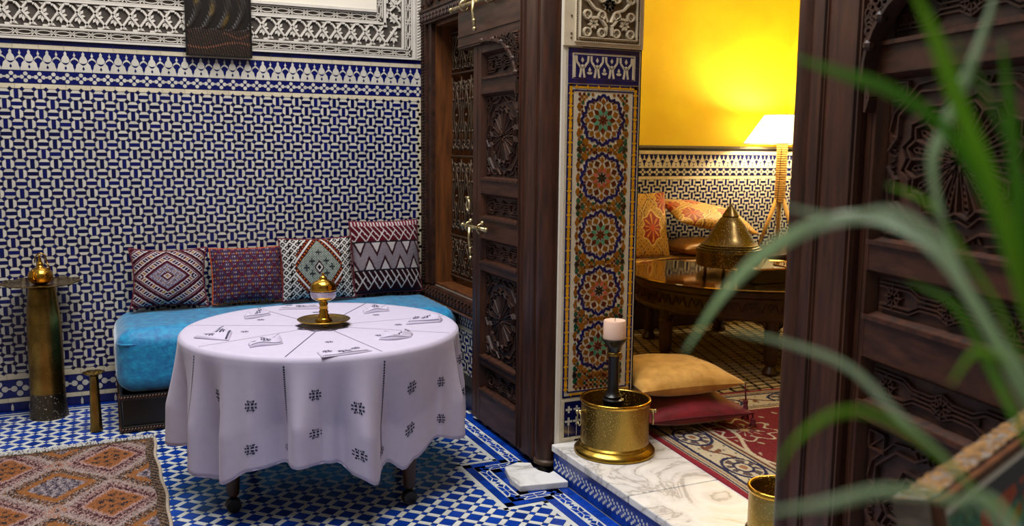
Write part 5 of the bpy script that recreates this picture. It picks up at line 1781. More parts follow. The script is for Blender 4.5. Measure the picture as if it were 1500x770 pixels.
# ------------------------------------------------------------------ dark relief picture on the wall
pic = thing('relief_panel', 'dark bronze relief picture hung over the stucco frieze', 'picture', (0.685, YA-0.035, 2.145))
def relief_col(X, Z):
    a = paint(X.shape, '#1c120b')
    s = np.sin(X*70+2.5*np.sin(Z*16+X*9))*(0.6+0.4*np.sin(Z*31+X*23))
    up = Z > 0.17
    a[up & (s > 0.4)] = C3('#33260f'); a[up & (s > 0.72)] = C3('#54421c')
    n = noise2(X*8, Z*8, 5, 2)
    a[(~up) & (n > 0.3)] = C3('#3a2416'); a[(~up) & (n > 0.75)] = C3('#6a3a22')
    w = np.abs(Z-0.07-0.02*np.sin(X*14)) < 0.006
    a[w] = C3('#7a4a32')
    w = np.abs(Z-0.13-0.012*np.sin(X*40)) < 0.006
    a[w & (X > 0.02)] = C3('#6a4028')
    return a
gx = np.linspace(-0.186, 0.186, 90); gz = np.linspace(0.006, 0.594, 130)
X, Zg = np.meshgrid(gx, gz)
dep = 0.004*np.sin(X*70+2.5*np.sin(Zg*16))*(Zg > 0.17)+0.004*noise2(X*8, Zg*8, 5, 2)
vs = np.stack([X, -0.006-dep, Zg], -1).reshape(-1, 3)
fs = [(j*90+i, j*90+i+1, (j+1)*90+i+1, (j+1)*90+i) for j in range(129) for i in range(89)]
me = bpy.data.meshes.new('relief'); me.from_pydata(vs.tolist(), [], fs); me.materials.append(M_bronze); me.polygons.foreach_set('use_smooth', [True]*len(fs))
colour_attr(me, relief_col(X, Zg).reshape(-1, 3)); me.update()
ro = bpy.data.objects.new('relief', me); COL.objects.link(ro); ro.parent = pic
b_ = MB(); b_.box((-0.193, -0.006, 0.0), (0.193, 0.006, 0.6)); 
for s in (-1, 1):
    b_.box((s*0.193-0.004, -0.016, 0.0), (s*0.193+0.004, 0.006, 0.6))
for z in (0.0, 0.592):
    b_.box((-0.197, -0.016, z), (0.197, 0.006, z+0.008))
b_.build('edge_frame', M_black, pic)

# ------------------------------------------------------------------ threshold: bucket, candle, floor cushions, carpet
def bucket(name, label, loc, r, h, flange, handles=True):
    root = thing(name, label, 'bucket', loc)
    b_ = MB()
    b_.lathe([(0.0, 0.012), (r-0.006, 0.012), (r-0.006, h-0.004), (r-0.002, h), (r+0.005, h-0.001), (r+0.005, h-0.012), (r, h-0.016), (r, 0.05), (r, 0.046)], (0, 0, 0), 56, cap=False)
    b_.build('drum', M_engr, root, True, angle=40)
    b_ = MB()
    b_.lathe([(r+0.001, 0.052), (r+0.008, 0.044), (r+0.006, 0.036), (flange-0.006, 0.024), (flange, 0.016), (flange, 0.004), (flange-0.006, 0.0), (0.0, 0.0)], (0, 0, 0), 56, cap=False)
    b_.build('foot_ring', M_brass, root, True, angle=40)
    b_ = MB(); b_.lathe([(r+0.004, h-0.016), (r+0.007, h-0.01), (r+0.007, h-0.002), (r+0.002, h+0.003), (r-0.004, h+0.001)], (0, 0, 0), 56, cap=False); b_.build('rim', M_gold, root, True)
    if handles:
        for a in (math.radians(168), math.radians(-30)):
            d = Vector((math.cos(a), math.sin(a), 0)); s = Vector((-d.y, d.x, 0))
            b_ = MB()
            b_.tube([d*(r-0.002)+Vector((0, 0, h*0.78)), d*(r+0.024)+Vector((0, 0, h*0.78))], [0.011, 0.007], 8)
            b_.ball(d*(r+0.026)+Vector((0, 0, h*0.78)), 0.010, 0, 8, 5)
            b_.tube([d*(r+0.016)+s*0.028*math.sin(t*PI/9)+Vector((0, 0, h*0.78-0.032+0.034*math.cos(t*PI/9))) for t in range(18)], 0.0042, 6, 0, True)
            b_.build('ring_handle', M_hw, root, True)
    return root
bucket('brass_bucket', 'engraved brass bucket with ring handles holding the black candlestick', (2.165, 3.475, ZS+0.0022), 0.163, 0.262, 0.194)
bucket('brass_bucket', 'small brass bucket half hidden behind the right door leaf', (2.205, 2.395, ZS+0.0022), 0.105, 0.21, 0.115, False)
cs = thing('candlestick', 'black turned candlestick rising out of the engraved brass bucket', 'candlestick', (2.15, 3.475, ZS+0.0152))
b_ = MB(); b_.lathe([(0.075, 0.0), (0.075, 0.015), (0.05, 0.03), (0.046, 0.22), (0.05, 0.232), (0.052, 0.245), (0.04, 0.252), (0.044, 0.262), (0.036, 0.27), (0.028, 0.285), (0.027, 0.30), (0.0265, 0.44), (0.028, 0.455)], (0, 0, 0), 28); b_.build('column', M_black, cs, True, angle=40)
b_ = MB(); b_.lathe([(0.029, 0.455), (0.034, 0.458), (0.034, 0.472), (0.029, 0.475)], (0, 0, 0), 28); b_.build('collar', M_brassd, cs, True)
b_ = MB(); b_.lathe([(0.029, 0.475), (0.031, 0.49), (0.04, 0.51), (0.058, 0.53), (0.062, 0.536), (0.06, 0.54), (0.0, 0.538)], (0, 0, 0), 28); b_.build('dish', M_black, cs, True, angle=40)
cn = thing('candle', 'thick pale pink pillar candle on the black candlestick', 'candle', (2.15, 3.475, ZS+0.0152+0.5385))
b_ = MB(); b_.lathe([(0.053, 0.0), (0.054, 0.004), (0.053, 0.082), (0.05, 0.088), (0.042, 0.088), (0.03, 0.083), (0.0, 0.081)], (0, 0, 0), 32); b_.build('wax', M_wax, cn, True, angle=50)
b_ = MB(); b_.tube([(0, 0, 0.08), (0.001, 0, 0.09), (0.003, 0.001, 0.097)], 0.0014, 5); b_.build('wick', M_blackwick, cn)

# carpet
CO = np.array([2.505, 4.14]); EX = np.array([0.995, -0.0995]); EY = np.array([-0.0995, -0.995])
def carpet_col(S, T):
    a = paint(S.shape, '#7d0f20')
    e = np.minimum(np.minimum(S, T), np.minimum(1.55-S, 2.3-T))
    nz = RNG.random(S.shape)
    RED, CRM, NVY, BRN = C3('#7c0c1e'), C3('#cdbfa4'), C3('#1b1c48'), C3('#6e3a26')
    a[:] = RED; a[nz > 0.8] = C3('#68091a')
    # field ornament
    s, t = S-0.78, T-1.15
    for (cx, cy, r) in ((0.0, 0.0, 0.3), (-0.28, 0.4, 0.16), (0.28, -0.4, 0.16), (-0.28, -0.52, 0.15), (0.28, 0.5, 0.16)):
        d = np.hypot(s-cx, t-cy)/r; th_ = np.arctan2(t-cy, s-cx)
        rr = 1-0.18*np.cos(8*th_)
        a[np.abs(d-rr) < 0.05] = CRM
        a[(d < 0.6*rr) & (np.abs(np.sin(6*th_)) < 0.2)] = CRM
        a[d < 0.16] = C3('#c9a06a')
    for (x0, ph) in ((-0.4, 0.0), (0.4, 1.6)):
        c = np.abs(s-x0-0.05*np.sin(t*9+ph)) < 0.011
        a[c] = CRM
    bl = (np.sin(S*46+1.3*np.sin(T*20))*np.sin(T*31+np.sin(S*17)) > 0.86)
    a[bl & (e > 0.36)] = CRM*0.7
    # borders
    a[e < 0.335] = C3('#b9a789')
    a[(e > 0.322) & (e < 0.335)] = CRM; a[(e > 0.30) & (e < 0.312)] = C3('#5f2a1c'); a[(e > 0.276) & (e < 0.288)] = NVY
    band = (e > 0.088) & (e < 0.276)
    a[band] = CRM; a[band & (nz > 0.8)] = C3('#bcae92')
    al = np.where(np.minimum(S, 1.55-S) < np.minimum(T, 2.3-T), T, S)
    vine = np.abs(e-0.182-0.035*np.sin(al*21)) < 0.010
    fl = np.abs(np.sin(al*42+e*30))*np.cos((e-0.182)*24) > 0.62
    a[band & vine] = BRN
    a[band & fl & (np.abs(e-0.182) < 0.06) & (np.sin(al*11) > -0.3)] = C3('#7a4a33')
    a[band & (np.sin(al*60)*np.sin(e*90) > 0.9)] = C3('#2a2a50')
    for c in np.arange(0.20, 2.4, 0.45):
        q = np.hypot((al-c)/0.125, (e-0.182)/0.086)
        a[band & (q < 1.08)] = NVY; a[band & (q < 0.9)] = CRM
        th_ = np.arctan2(e-0.182, al-c)
        a[band & (q < 0.85) & (q > 0.42) & (np.abs(np.sin(th_*4)) > 0.55)] = C3('#5a4a4c')
        a[band & (np.abs(q-0.45) < 0.07)] = NVY; a[band & (q < 0.2)] = C3('#9a6a4a')
    a[(e > 0.072) & (e < 0.088)] = NVY; a[(e > 0.052) & (e < 0.06)] = C3('#5f2a1c'); a[(e > 0.034) & (e < 0.042)] = NVY
    a[e < 0.026] = C3('#8a0f28')
    return a
cp = thing('carpet', 'crimson carpet with cream floral border on the salon floor', 'carpet', (0, 0, 0))
ob = grid_cloth('pile', 0, 1.55, 0, 2.3, 360, 480, lambda X, Y: ZS+0.0085+0.0008*RNG.standard_normal(X.shape)+0.004*np.maximum(0, np.sin(Y*7+X*2))*(X < 0.25), carpet_col, M_pile, cp,
                warp=lambda X, Y: (CO[0]+EX[0]*X+EY[0]*Y, CO[1]+EX[1]*X+EY[1]*Y))
for i, v in enumerate(ob.data.vertices):
    if v.co.z < ZS:
        v.co.z = ZS+0.0015

def flat_cushion(name, label, w, h, t, cx, cy, z, rz, material, piping, seed, pinch):
    ox, oy = -(-math.sin(rz))*(h/2), -(math.cos(rz))*(h/2)
    r = cushion(name, label, 'cushion', w, h, t, None, (cx+ox, cy+oy, z+t/2), -PI/2, rz, 0, 60, material, piping, 'floor cushions by the pillar', seed, pinch)
    return r
rcu = flat_cushion('floor_cushion', 'crimson velvet floor cushion under the gold one', 0.60, 0.56, 0.165, 2.72, 3.765, ZS+0.0125, -0.12, M_redvelvet, M_redcord, 0.7, 0.07)
gcu = flat_cushion('floor_cushion', 'gold velvet floor cushion on top of the crimson one', 0.60, 0.57, 0.18, 2.70, 3.81, ZS+0.155, -0.1, M_goldvelvet, None, 2.0, 0.08)
def tassel(parent, p, L):
    b_ = MB()
    p = Vector(p)
    b_.tube([p, p+Vector((0.004, -0.004, -L*0.45))], 0.004, 6)
    b_.ball(p+Vector((0.004, -0.004, -L*0.5)), 0.013, 0, 8, 5)
    for k in range(10):
        a = 2*PI*k/10
        b_.tube([p+Vector((0.004+0.008*math.cos(a), -0.004+0.008*math.sin(a), -L*0.52)), p+Vector((0.004+0.018*math.cos(a), -0.004+0.018*math.sin(a), -L))], 0.0035, 4)
    o = b_.build('tassel', M_redcord, None, True)
    o.parent = parent
    bpy.context.view_layer.update()
    o.matrix_parent_inverse = parent.matrix_world.inverted()
bpy.context.view_layer.update()
tassel(gcu, (2.965, 3.50, ZS+0.24), 0.19)
tassel(gcu, (2.385, 3.555, ZS+0.24), 0.20)
tassel(rcu, (2.985, 3.46, ZS+0.092), 0.07)

# ------------------------------------------------------------------ salon furniture
bq = thing('banquette', 'salon banquette upholstered in red and gold brocade along the end wall', 'sofa', (0, 0, 0))
b_ = MB(); b_.box((2.46, 5.85, ZS+0.0015), (5.0, YS-0.025, 0.44)); bevel(b_.build('base', M_stool, bq), 0.006)
b_ = soft_box((2.45, 5.835, 0.442), (5.0, YS-0.025, 0.69), 0.05, (90, 26, 10), (0.01, 0.015, 0.015), 2.0)
o = b_.build('mattress', M_brocade, bq, True)
vv = np.array([v.co for v in o.data.vertices]); colour_attr(o.data, pat_brocade((vv[:, 0]*2.1) % 2-1, (vv[:, 1]*2.1+vv[:, 2]*2) % 2-1))
cushion('brocade_cushion', 'upright red and gold brocade cushion beside the pillar edge', 'cushion', 0.66, 0.545, 0.16, pat_brocade, (3.935, 6.05, 0.712), -0.2, 0.0, 0.0, 130, M_brocade, None, 'brocade cushions in the salon', 0.3, 0.05, dye=1.0)
cushion('leather_cushion', 'plain tan leather cushion under the slanting brocade one', 'cushion', 0.46, 0.40, 0.15, None, (4.56, 5.93, 0.782), -PI/2, 0.0, 0.0, 60, M_olive, None, None, 1.1, 0.05)
cushion('brocade_cushion', 'slanting red and gold brocade cushion behind the metal tagine', 'cushion', 0.86, 0.42, 0.16, pat_brocade, (4.72, 5.98, 0.945), -1.15, 0.0, 0.16, 130, M_brocade, None, 'brocade cushions in the salon', 2.2, 0.05, dye=1.0)

tt = thing('tray_table', 'large round brass tray table with carved wooden apron in the salon', 'table', (4.15, 4.96, ZS))
H0 = 0.56
b_ = MB(); b_.lathe([(0.0, H0-0.012), (0.79, H0-0.012), (0.835, H0-0.006), (0.846, H0+0.006), (0.842, H0+0.012), (0.825, H0+0.006), (0.79, H0), (0.0, H0)], (0, 0, 0), 72); b_.build('brass_tray', M_mirror, tt, True, angle=40)
b_ = MB(); b_.lathe([(0.70, 0.36), (0.78, 0.36), (0.79, 0.375), (0.775, 0.39), (0.775, 0.50), (0.80, 0.515), (0.80, H0-0.013), (0.70, H0-0.013), (0.70, 0.36)], (0, 0, 0), 72, cap=False); b_.build('apron', M_stool, tt, True, angle=30)
b_ = MB()
for k in range(40):
    a = 2*PI*k/40
    fr = Fr((0.775*math.cos(a), 0.775*math.sin(a), 0.445), (-math.sin(a), math.cos(a), 0), (0, 0, 1))
    b_.pline(fr, [(-0.055, -0.03), (-0.03, 0.035), (0.0, -0.02), (0.03, 0.035), (0.055, -0.03)], 0.011, -0.002, 0.012)
    b_.pline(fr, [(0.02*math.cos(t*PI/4), 0.01+0.018*math.sin(t*PI/4)) for t in range(9)], 0.007, -0.002, 0.012)
b_.build('apron_carving', M_stool, tt)
for k in range(6):
    a = math.radians(185+60*k)
    x, y = 0.715*math.cos(a), 0.715*math.sin(a)
    b_ = MB(); b_.lathe([(0.05, 0.0015), (0.055, 0.02), (0.04, 0.04), (0.03, 0.06), (0.042, 0.075), (0.045, 0.16), (0.046, 0.27), (0.052, 0.285), (0.04, 0.3), (0.05, 0.33), (0.05, 0.37)], (x, y, 0), 16)
    lg = b_.build('leg', M_stool, tt, True, angle=45)
    fr = Fr((x, y, 0), (-math.sin(a), math.cos(a), 0), (0, 0, 1))
    for s in (-1, 1):
        b_ = MB()
        b_.prism(fr, [(s*0.045, 0.30), (s*0.06, 0.33), (s*0.11, 0.345), (s*0.13, 0.365), (s*0.045, 0.365)], -0.012, 0.02, 0, back=True)
        b_.pline(fr, [(s*0.05, 0.315), (s*0.075, 0.345), (s*0.115, 0.355)], 0.01, 0.02, 0.03)
        b_.build('bracket', M_stool, lg)
TZ2 = ZS+H0
tg = thing('metal_tagine', 'conical engraved metal tagine standing on the brass tray table', 'tagine', (4.17, 5.17, TZ2+0.001))
b_ = MB(); b_.lathe([(0.205, 0.028), (0.23, 0.034), (0.238, 0.045), (0.238, 0.132), (0.244, 0.142), (0.242, 0.152), (0.215, 0.154)], (0, 0, 0), 40); b_.build('base_bowl', M_engrd, tg, True, angle=40)
for k in range(4):
    a = PI/4+PI/2*k+0.3
    b_ = MB()
    b_.lathe([(0.012, 0.0), (0.016, 0.005), (0.009, 0.012), (0.014, 0.02), (0.012, 0.03)], (0.17*math.cos(a), 0.17*math.sin(a), 0), 10)
    b_.build('foot', M_brassd, tg, True)
b_ = MB(); b_.lathe([(0.240, 0.154), (0.238, 0.162), (0.221, 0.168), (0.223, 0.176), (0.206, 0.183), (0.208, 0.191), (0.192, 0.2), (0.154, 0.252), (0.108, 0.33), (0.072, 0.385), (0.060, 0.392), (0.062, 0.40), (0.036, 0.445), (0.014, 0.472), (0.016, 0.478), (0.0, 0.494)], (0, 0, 0), 40); b_.build('cone_lid', M_engrd, tg, True, angle=40)
bx_ = thing('tissue_box', 'black box with gold rim on the brass tray table', 'box', (4.05, 4.63, TZ2+0.001), -0.1)
b_ = MB(); b_.box((-0.155, -0.10, 0), (0.155, 0.10, 0.088)); bevel(b_.build('case', M_black, bx_), 0.004)
b_ = MB()
for lo, hi in (((-0.157, -0.102, 0.088), (0.157, -0.086, 0.097)), ((-0.157, 0.086, 0.088), (0.157, 0.102, 0.097)), ((-0.157, -0.086, 0.088), (-0.14, 0.086, 0.097)), ((0.14, -0.086, 0.088), (0.157, 0.086, 0.097))):
    b_.box(lo, hi)
b_.build('gold_rim', M_gold, bx_)
b_ = MB()
b_.add([(-0.06, -0.03, 0.09), (0.06, -0.02, 0.09), (0.05, 0.04, 0.09), (-0.05, 0.04, 0.09), (0.0, 0.0, 0.17), (0.03, 0.02, 0.15)], [(0, 1, 5, 4), (1, 2, 5), (2, 3, 4, 5), (3, 0, 4)])
b_.build('tissue', M_cwhite, bx_)

# corner chest and lamp
ch = thing('corner_chest', 'low carved dark chest carrying the lamp in the salon corner', 'chest', (5.42, 6.08, ZS))
b_ = MB(); b_.box((-0.34, -0.3, 0.05), (0.34, 0.34, 0.52)); b_.box((-0.36, -0.32, 0.52), (0.36, 0.355, 0.56))
bevel(b_.build('body', M_stool, ch), 0.005)
b_ = MB()
fr = Fr((0, -0.3, 0), (1, 0, 0), (0, 0, 1))
for i in range(6):
    for j in range(4):
        c, v = -0.28+i*0.112, 0.10+j*0.118
        b_.pline(fr, [(c+0.045*math.cos(t*PI/4), v+0.045*math.sin(t*PI/4)) for t in range(9)], 0.012, 0, 0.012)
        petals(b_, fr, (c, v), 0.035, 0.035, 0, 0.01, 6)
b_.build('front_carving', M_stool, ch)
for x in (-0.3, 0.3):
    for y in (-0.26, 0.3):
        b_ = MB()
        b_.lathe([(0.03, 0.0015), (0.035, 0.02), (0.025, 0.051)], (x, y, 0), 12)
        b_.build('foot', M_stool, ch, True)
lp = thing('table_lamp', 'lit lamp with white cone shade and rope-wrapped tripod stem in the corner', 'lamp', (5.44, 6.08, ZS+0.564))
b_ = MB(); b_.lathe([(0.165, 1.185), (0.335, 0.935), (0.331, 0.935), (0.161, 1.185), (0.165, 1.185)], (0, 0, 0), 40, cap=False); b_.build('shade', M_shade, lp, True, angle=60)
b_ = MB(); b_.tube([(0.166*math.cos(t*PI/16), 0.166*math.sin(t*PI/16), 1.185) for t in range(32)], 0.004, 5, 0, True); b_.build('shade_rim', M_cwhite, lp, True); b_ = MB(); b_.tube([(0.335*math.cos(t*PI/16), 0.335*math.sin(t*PI/16), 0.935) for t in range(32)], 0.004, 5, 0, True); b_.build('shade_rim', M_cwhite, lp, True)
b_ = MB()
prof = [(0.03, 0.42)]
z = 0.42
while z < 0.93:
    prof += [(0.046, z+0.004), (0.050, z+0.011), (0.046, z+0.018), (0.042, z+0.02)]; z += 0.02
prof += [(0.02, z), (0.02, z+0.06)]
b_.lathe(prof, (0, 0, 0), 20); b_.build('rope_stem', M_rope, lp, True)
for k in range(3):
    a = 2*PI*k/3-PI/2+0.35
    b_ = MB(); b_.tube([(0.03*math.cos(a), 0.03*math.sin(a), 0.45), (0.20*math.cos(a), 0.20*math.sin(a), 0.008)], [0.02, 0.014], 8); b_.build('tripod_leg', M_rope, lp, True)
b_ = MB(); b_.lathe([(0.0, 1.0), (0.03, 1.01), (0.04, 1.04), (0.03, 1.07), (0.0, 1.08)], (0, 0, 0), 16); b_.build('bulb', mat('glowing_bulb', (1, 0.85, 0.6), 0.4, emit=(1.0, 0.78, 0.45), estr=18.0), lp, True)
pd = bpy.data.lights.new('lamp_bulb_light', 'POINT'); pd.energy = 62; pd.color = (1.0, 0.81, 0.46); pd.shadow_soft_size = 0.05
po = bpy.data.objects.new('lamp_bulb_light', pd); COL.objects.link(po); po.location = (5.44, 6.08, ZS+0.561+1.125)
b_ = MB(); b_.tube([(5.36, 6.0, 1.62), (5.355, 6.0, 1.35), (5.35, 6.02, 1.0), (5.33, 6.03, 0.745)], 0.003, 5)
o = b_.build('lamp_cord', M_black, lp); o.location = (-5.44, -6.08, -(ZS+0.561))

# unseen lantern added above the view to brighten the salon walls
ln_ = thing('added_lantern', 'unseen brass lantern added above the view to light the salon', 'lantern', (4.25, 4.2, 2.62))
b_ = MB(); b_.tube([(0, 0, 0.34), (0, 0, 0.78)], 0.006, 6); b_.build('chain', M_brassd, ln_)
b_ = MB(); b_.lathe([(0.0, 0.34), (0.05, 0.31), (0.14, 0.26), (0.15, 0.25), (0.0, 0.26)], (0, 0, 0), 24); b_.build('cap', M_brassd, ln_, True)
for k in range(8):
    a = 2*PI*k/8
    b_ = MB(); b_.tube([(0.14*math.cos(a), 0.14*math.sin(a), 0.25), (0.15*math.cos(a), 0.15*math.sin(a), 0.12), (0.1*math.cos(a), 0.1*math.sin(a), 0.0)], 0.006, 6); b_.build('rib', M_brassd, ln_, True)
b_ = MB(); b_.lathe([(0.0, 0.08), (0.04, 0.09), (0.05, 0.13), (0.035, 0.18), (0.0, 0.2)], (0, 0, 0), 16); b_.build('bulb', MATS['glowing_bulb'], ln_, True)
pd = bpy.data.lights.new('added_lantern_light', 'POINT'); pd.energy = 70; pd.color = (1.0, 0.81, 0.46); pd.shadow_soft_size = 0.12  # extra warm light of the added lantern, fills the salon
po = bpy.data.objects.new('added_lantern_light', pd); COL.objects.link(po); po.location = (4.25, 4.2, 2.72)

# ------------------------------------------------------------------ foreground: framed tile picture and plant
ax = Vector((math.sin(math.radians(70)), math.cos(math.radians(70)), 0)); nrm = Vector((ax.y, -ax.x, 0))
PW, PH, PT = 0.62, 0.46, 0.042
corner = Vector((0.842, 0.672, 1.206))
fb = thing('framed_picture', 'colourful painting set in a thick rough stone block at lower right', 'picture', (corner.x, corner.y, corner.z-PH))
LEAN = math.radians(14)
VL = Vector((0, 0, 1))*math.cos(LEAN)-nrm*math.sin(LEAN)
NL = nrm*math.cos(LEAN)+Vector((0, 0, 1))*math.sin(LEAN)
fr = Fr(nrm*math.sin(LEAN)*PH+Vector((0, 0, 0.012)), ax, VL, NL)
b_ = MB()
def quad3(a, b, c, d, m): b_.add([a, b, c, d], [(0, 1, 2, 3)], m)
N1 = 60
r9 = random.Random(9)
def jit(u, v, w):
    s = 0.0022
    return fr.p(u+r9.uniform(-s, s), v+r9.uniform(-s, s), w+r9.uniform(-s, s)*0.5)
top = [[jit(PW*i/N1, PH, -PT*j/6) for j in range(7)] for i in range(N1+1)]
for i in range(N1):
    for j in range(6):
        quad3(top[i][j], top[i+1][j], top[i+1][j+1], top[i][j+1], 0)
b_.rect(fr, 0, PW, 0, PH-0.001, -PT, 0, 1, back=True)
b_.build('stone_block', [M_roughstone, M_greystone], fb)
b_ = MB()
t = 0.010
for (u0, u1, v0, v1) in ((0.004, PW-0.004, PH-0.004-t, PH-0.004), (0.004, PW-0.004, 0.004, 0.004+t), (0.004, 0.004+t, 0.004+t, PH-0.004-t), (PW-0.004-t, PW-0.004, 0.004+t, PH-0.004-t)):
    b_.rect(fr, u0, u1, v0, v1, 0.0, 0.012, 0)
b_.build('wood_frame', M_woodw, fb)
b_ = MB()
e0 = 0.004+t; t2 = 0.012
for (u0, u1, v0, v1) in ((e0, PW-e0, PH-e0-t2, PH-e0), (e0, PW-e0, e0, e0+t2), (e0, e0+t2, e0+t2, PH-e0-t2), (PW-e0-t2, PW-e0, e0+t2, PH-e0-t2)):
    b_.rect(fr, u0, u1, v0, v1, 0.0, 0.008, 0)
b_.build('white_liner', M_cwhite, fb)
e1 = e0+t2
NU, NV = 150, 110
U_, V_ = np.meshgrid(np.linspace(e1, PW-e1, NU), np.linspace(e1, PH-e1, NV))
u, v = (U_-e1)/(PW-2*e1), (V_-e1)/(PH-2*e1)
a = paint(u.shape, '#3a8a6a')
n1 = noise2(u*2, v*2, 4, 4); n2 = noise2(u*3, v*3, 6, 8)
a[n1 > 0.3] = C3('#57a07c'); a[n1 < -0.35] = C3('#1f5a4a'); a[n2 > 0.6] = C3('#1b3a6a'); a[n2 < -0.75] = C3('#b8b24a')
sky = (v > 0.92+0.05*np.sin(u*9)) & (u > 0.16)
a[sky] = C3('#3c4450')
blk = (u > 0.20) & (v < 0.93) & (((u*5+v*0.8) % 1.0) > 0.16) & (((v*4.2-u*1.4) % 1.0) > 0.14)
a[blk] = C3('#b8401c'); a[blk & (n2 > 0.2)] = C3('#c9562a')
bl = (u > 0.18) & (np.abs(v-0.70-0.5*(u-0.3)) < 0.05)
a[bl] = C3('#3a7f9c')
bl = (u > 0.33) & (np.abs(v-0.15-0.5*(u-0.45)) < 0.05)
a[bl] = C3('#4a8aa0')
vs = [tuple(fr.p(p, q, 0.003)) for p, q in zip(U_.ravel(), V_.ravel())]
fs = [(j*NU+i, j*NU+i+1, (j+1)*NU+i+1, (j+1)*NU+i) for j in range(NV-1) for i in range(NU-1)]
me = bpy.data.meshes.new('painting'); me.from_pydata(vs, [], fs); me.materials.append(M_paint); colour_attr(me, a.reshape(-1, 3)); me.update()
o = bpy.data.objects.new('painting', me); COL.objects.link(o); o.parent = fb

cz = corner.z-PH
cc = Vector((corner.x, corner.y, 0))+ax*0.31+nrm*(-0.02)
ct = thing('console_table', 'narrow dark wooden console carrying the stone-framed painting', 'table', (cc.x, cc.y, 0), math.atan2(ax.y, ax.x))
b_ = MB(); b_.box((-0.36, -0.13, cz-0.03), (0.36, 0.13, cz-0.001)); bevel(b_.build('tabletop', M_stool, ct), 0.004)
for x in (-0.32, 0.32):
    for y in (-0.1, 0.1):
        b_ = MB(); b_.box((x-0.02, y-0.02, 0.0), (x+0.02, y+0.02, cz-0.03)); b_.build('leg', M_stool, ct)

RT = Vector((0.53, 0.26))
ps = thing('plant_stand', 'tall slim iron stand holding the grassy plant pot', 'stand', (RT.x, RT.y, 0))
b_ = MB(); b_.lathe([(0.0, 0.985), (0.085, 0.985), (0.085, 0.999), (0.0, 0.999)], (0, 0, 0), 28); b_.build('top_plate', M_iron, ps)
for k in range(3):
    a_ = 2*PI*k/3+0.9
    b_ = MB(); b_.tube([(0.03*math.cos(a_), 0.03*math.sin(a_), 0.985), (0.02*math.cos(a_), 0.02*math.sin(a_), 0.5), (0.13*math.cos(a_), 0.13*math.sin(a_), 0.006)], 0.008, 6); b_.build('leg', M_iron, ps, True)
pp = thing('potted_plant', 'grassy plant with long arching strap leaves close to the camera', 'plant', (RT.x, RT.y, 1.0))
b_ = MB(); b_.lathe([(0.05, 0.0), (0.055, 0.0), (0.078, 0.17), (0.084, 0.172), (0.084, 0.19), (0.074, 0.19), (0.068, 0.165), (0.0, 0.165)], (0, 0, 0), 28); b_.build('pot', M_terra, pp, True, angle=40)
b_ = MB(); b_.lathe([(0.069, 0.166), (0.05, 0.172), (0.0, 0.176)], (0, 0, 0), 20); b_.build('soil', M_soil, pp, True)
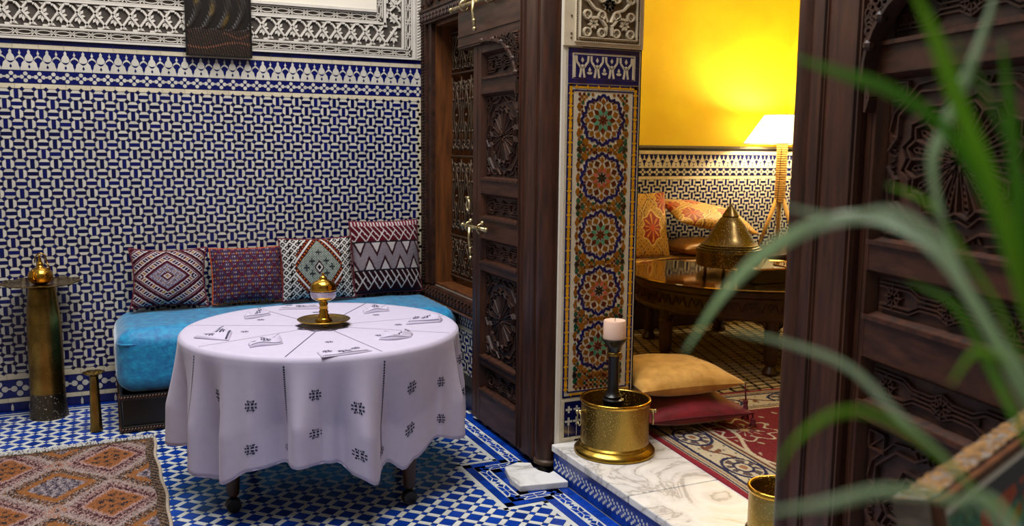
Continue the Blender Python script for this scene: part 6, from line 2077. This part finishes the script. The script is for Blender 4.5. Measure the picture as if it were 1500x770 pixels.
BL = [
 ([(0.360,0.319,1.682),(0.370,0.310,1.654),(0.380,0.300,1.618),(0.401,0.294,1.578),(0.425,0.293,1.529),(0.456,0.284,1.451)], 0.0082, 0),
 ([(0.511,0.383,1.711),(0.478,0.372,1.659),(0.446,0.364,1.614),(0.431,0.357,1.585),(0.438,0.334,1.522),(0.461,0.286,1.430)], 0.0075, 1),
 ([(0.345,0.383,1.652),(0.356,0.357,1.641),(0.370,0.333,1.630),(0.388,0.312,1.608),(0.414,0.302,1.564),(0.456,0.284,1.451)], 0.0064, 2),
 ([(0.344,0.279,1.649),(0.356,0.269,1.623),(0.383,0.269,1.589),(0.415,0.273,1.542),(0.466,0.279,1.451)], 0.0061, 2),
 ([(0.338,0.374,1.570),(0.352,0.348,1.565),(0.366,0.325,1.569),(0.379,0.309,1.556),(0.393,0.299,1.530),(0.418,0.290,1.491),(0.455,0.280,1.422)], 0.0053, 1),
 ([(0.343,0.468,1.465),(0.354,0.443,1.509),(0.372,0.421,1.540),(0.390,0.390,1.559),(0.408,0.365,1.559),(0.425,0.336,1.534),(0.451,0.305,1.465),(0.461,0.275,1.407)], 0.0091, 1),
 ([(0.348,0.426,1.489),(0.366,0.399,1.486),(0.389,0.370,1.475),(0.403,0.344,1.451),(0.416,0.316,1.427),(0.428,0.290,1.400),(0.460,0.273,1.379)], 0.0042, 1),
 ([(0.295,0.323,1.440),(0.299,0.315,1.460),(0.311,0.302,1.476),(0.331,0.294,1.475),(0.360,0.286,1.456),(0.398,0.281,1.424),(0.454,0.275,1.382)], 0.0037, 0),
 ([(0.258,0.289,1.441),(0.283,0.278,1.445),(0.314,0.273,1.448),(0.355,0.269,1.438),(0.405,0.268,1.410)], 0.0045, 1),
 ([(0.415,0.374,1.581),(0.429,0.356,1.570),(0.441,0.338,1.540),(0.451,0.320,1.508),(0.454,0.294,1.456),(0.464,0.273,1.401)], 0.0048, 0),
 ([(0.436,0.324,1.659),(0.438,0.316,1.615),(0.439,0.309,1.573),(0.443,0.300,1.520),(0.455,0.281,1.430)], 0.0067, 2),
 ([(0.389,0.302,1.482),(0.401,0.299,1.498),(0.414,0.293,1.494),(0.434,0.289,1.468),(0.458,0.276,1.407)], 0.0037, 0),
 ([(0.449,0.384,1.521),(0.461,0.359,1.508),(0.464,0.335,1.475),(0.458,0.307,1.444),(0.458,0.276,1.401)], 0.0045, 2)]
def spline(P, n):
    P = [Vector(p) for p in P]; P = [P[0]*2-P[1]]+P+[P[-1]*2-P[-2]]
    out = []
    for k in range(1, len(P)-2):
        for i in range(n):
            t = i/n; a, b, c, d = P[k-1:k+3]
            out.append(0.5*((2*b)+(c-a)*t+(2*a-5*b+4*c-d)*t*t+(3*b-a-3*c+d)*t**3))
    out.append(P[-2])
    return out
root_z = 1.176
for q, (P, wd, mk) in enumerate(BL):
    an = q*2.4
    base = (RT.x+0.03*math.cos(an), RT.y+0.03*math.sin(an), root_z)
    pts = spline(list(P)+[base], 7)
    b_ = MB(); n = len(pts)
    prev = None
    for i, p in enumerate(pts):
        t = i/(n-1)
        tang = (pts[min(i+1, n-1)]-pts[max(i-1, 0)]).normalized()
        toc = Vector((0.15, -1.0, 0.5)) if q % 2 else Vector((-0.6, -0.8, 0.3))
        side = tang.cross(toc)
        side = side.normalized() if side.length > 1e-4 else Vector((1, 0, 0))
        if prev is not None and side.dot(prev) < 0: side = -side
        prev = side
        nn = side.cross(tang).normalized()
        w = wd*min(1.0, (t*4.0)**0.7+0.04)*(1-0.45*max(0, t-0.4)/0.6)*0.5
        for s, d_ in ((-1, 0.14), (-0.5, 0.04), (0, 0.0), (0.5, 0.04), (1, 0.14)):
            r = p+side*w*s+nn*w*d_*1.6-Vector((RT.x, RT.y, 1.0))
            b_.v.append(tuple(r))
    for i in range(n-1):
        for s in range(4):
            b_.f.append((i*5+s, i*5+s+1, (i+1)*5+s+1, (i+1)*5+s)); b_.m.append(0)
    o = b_.build('leaf', [M_leaf, M_leafp, M_leafd][mk], pp, True)
    sd = o.modifiers.new('thick', 'SOLIDIFY'); sd.thickness = 0.0006
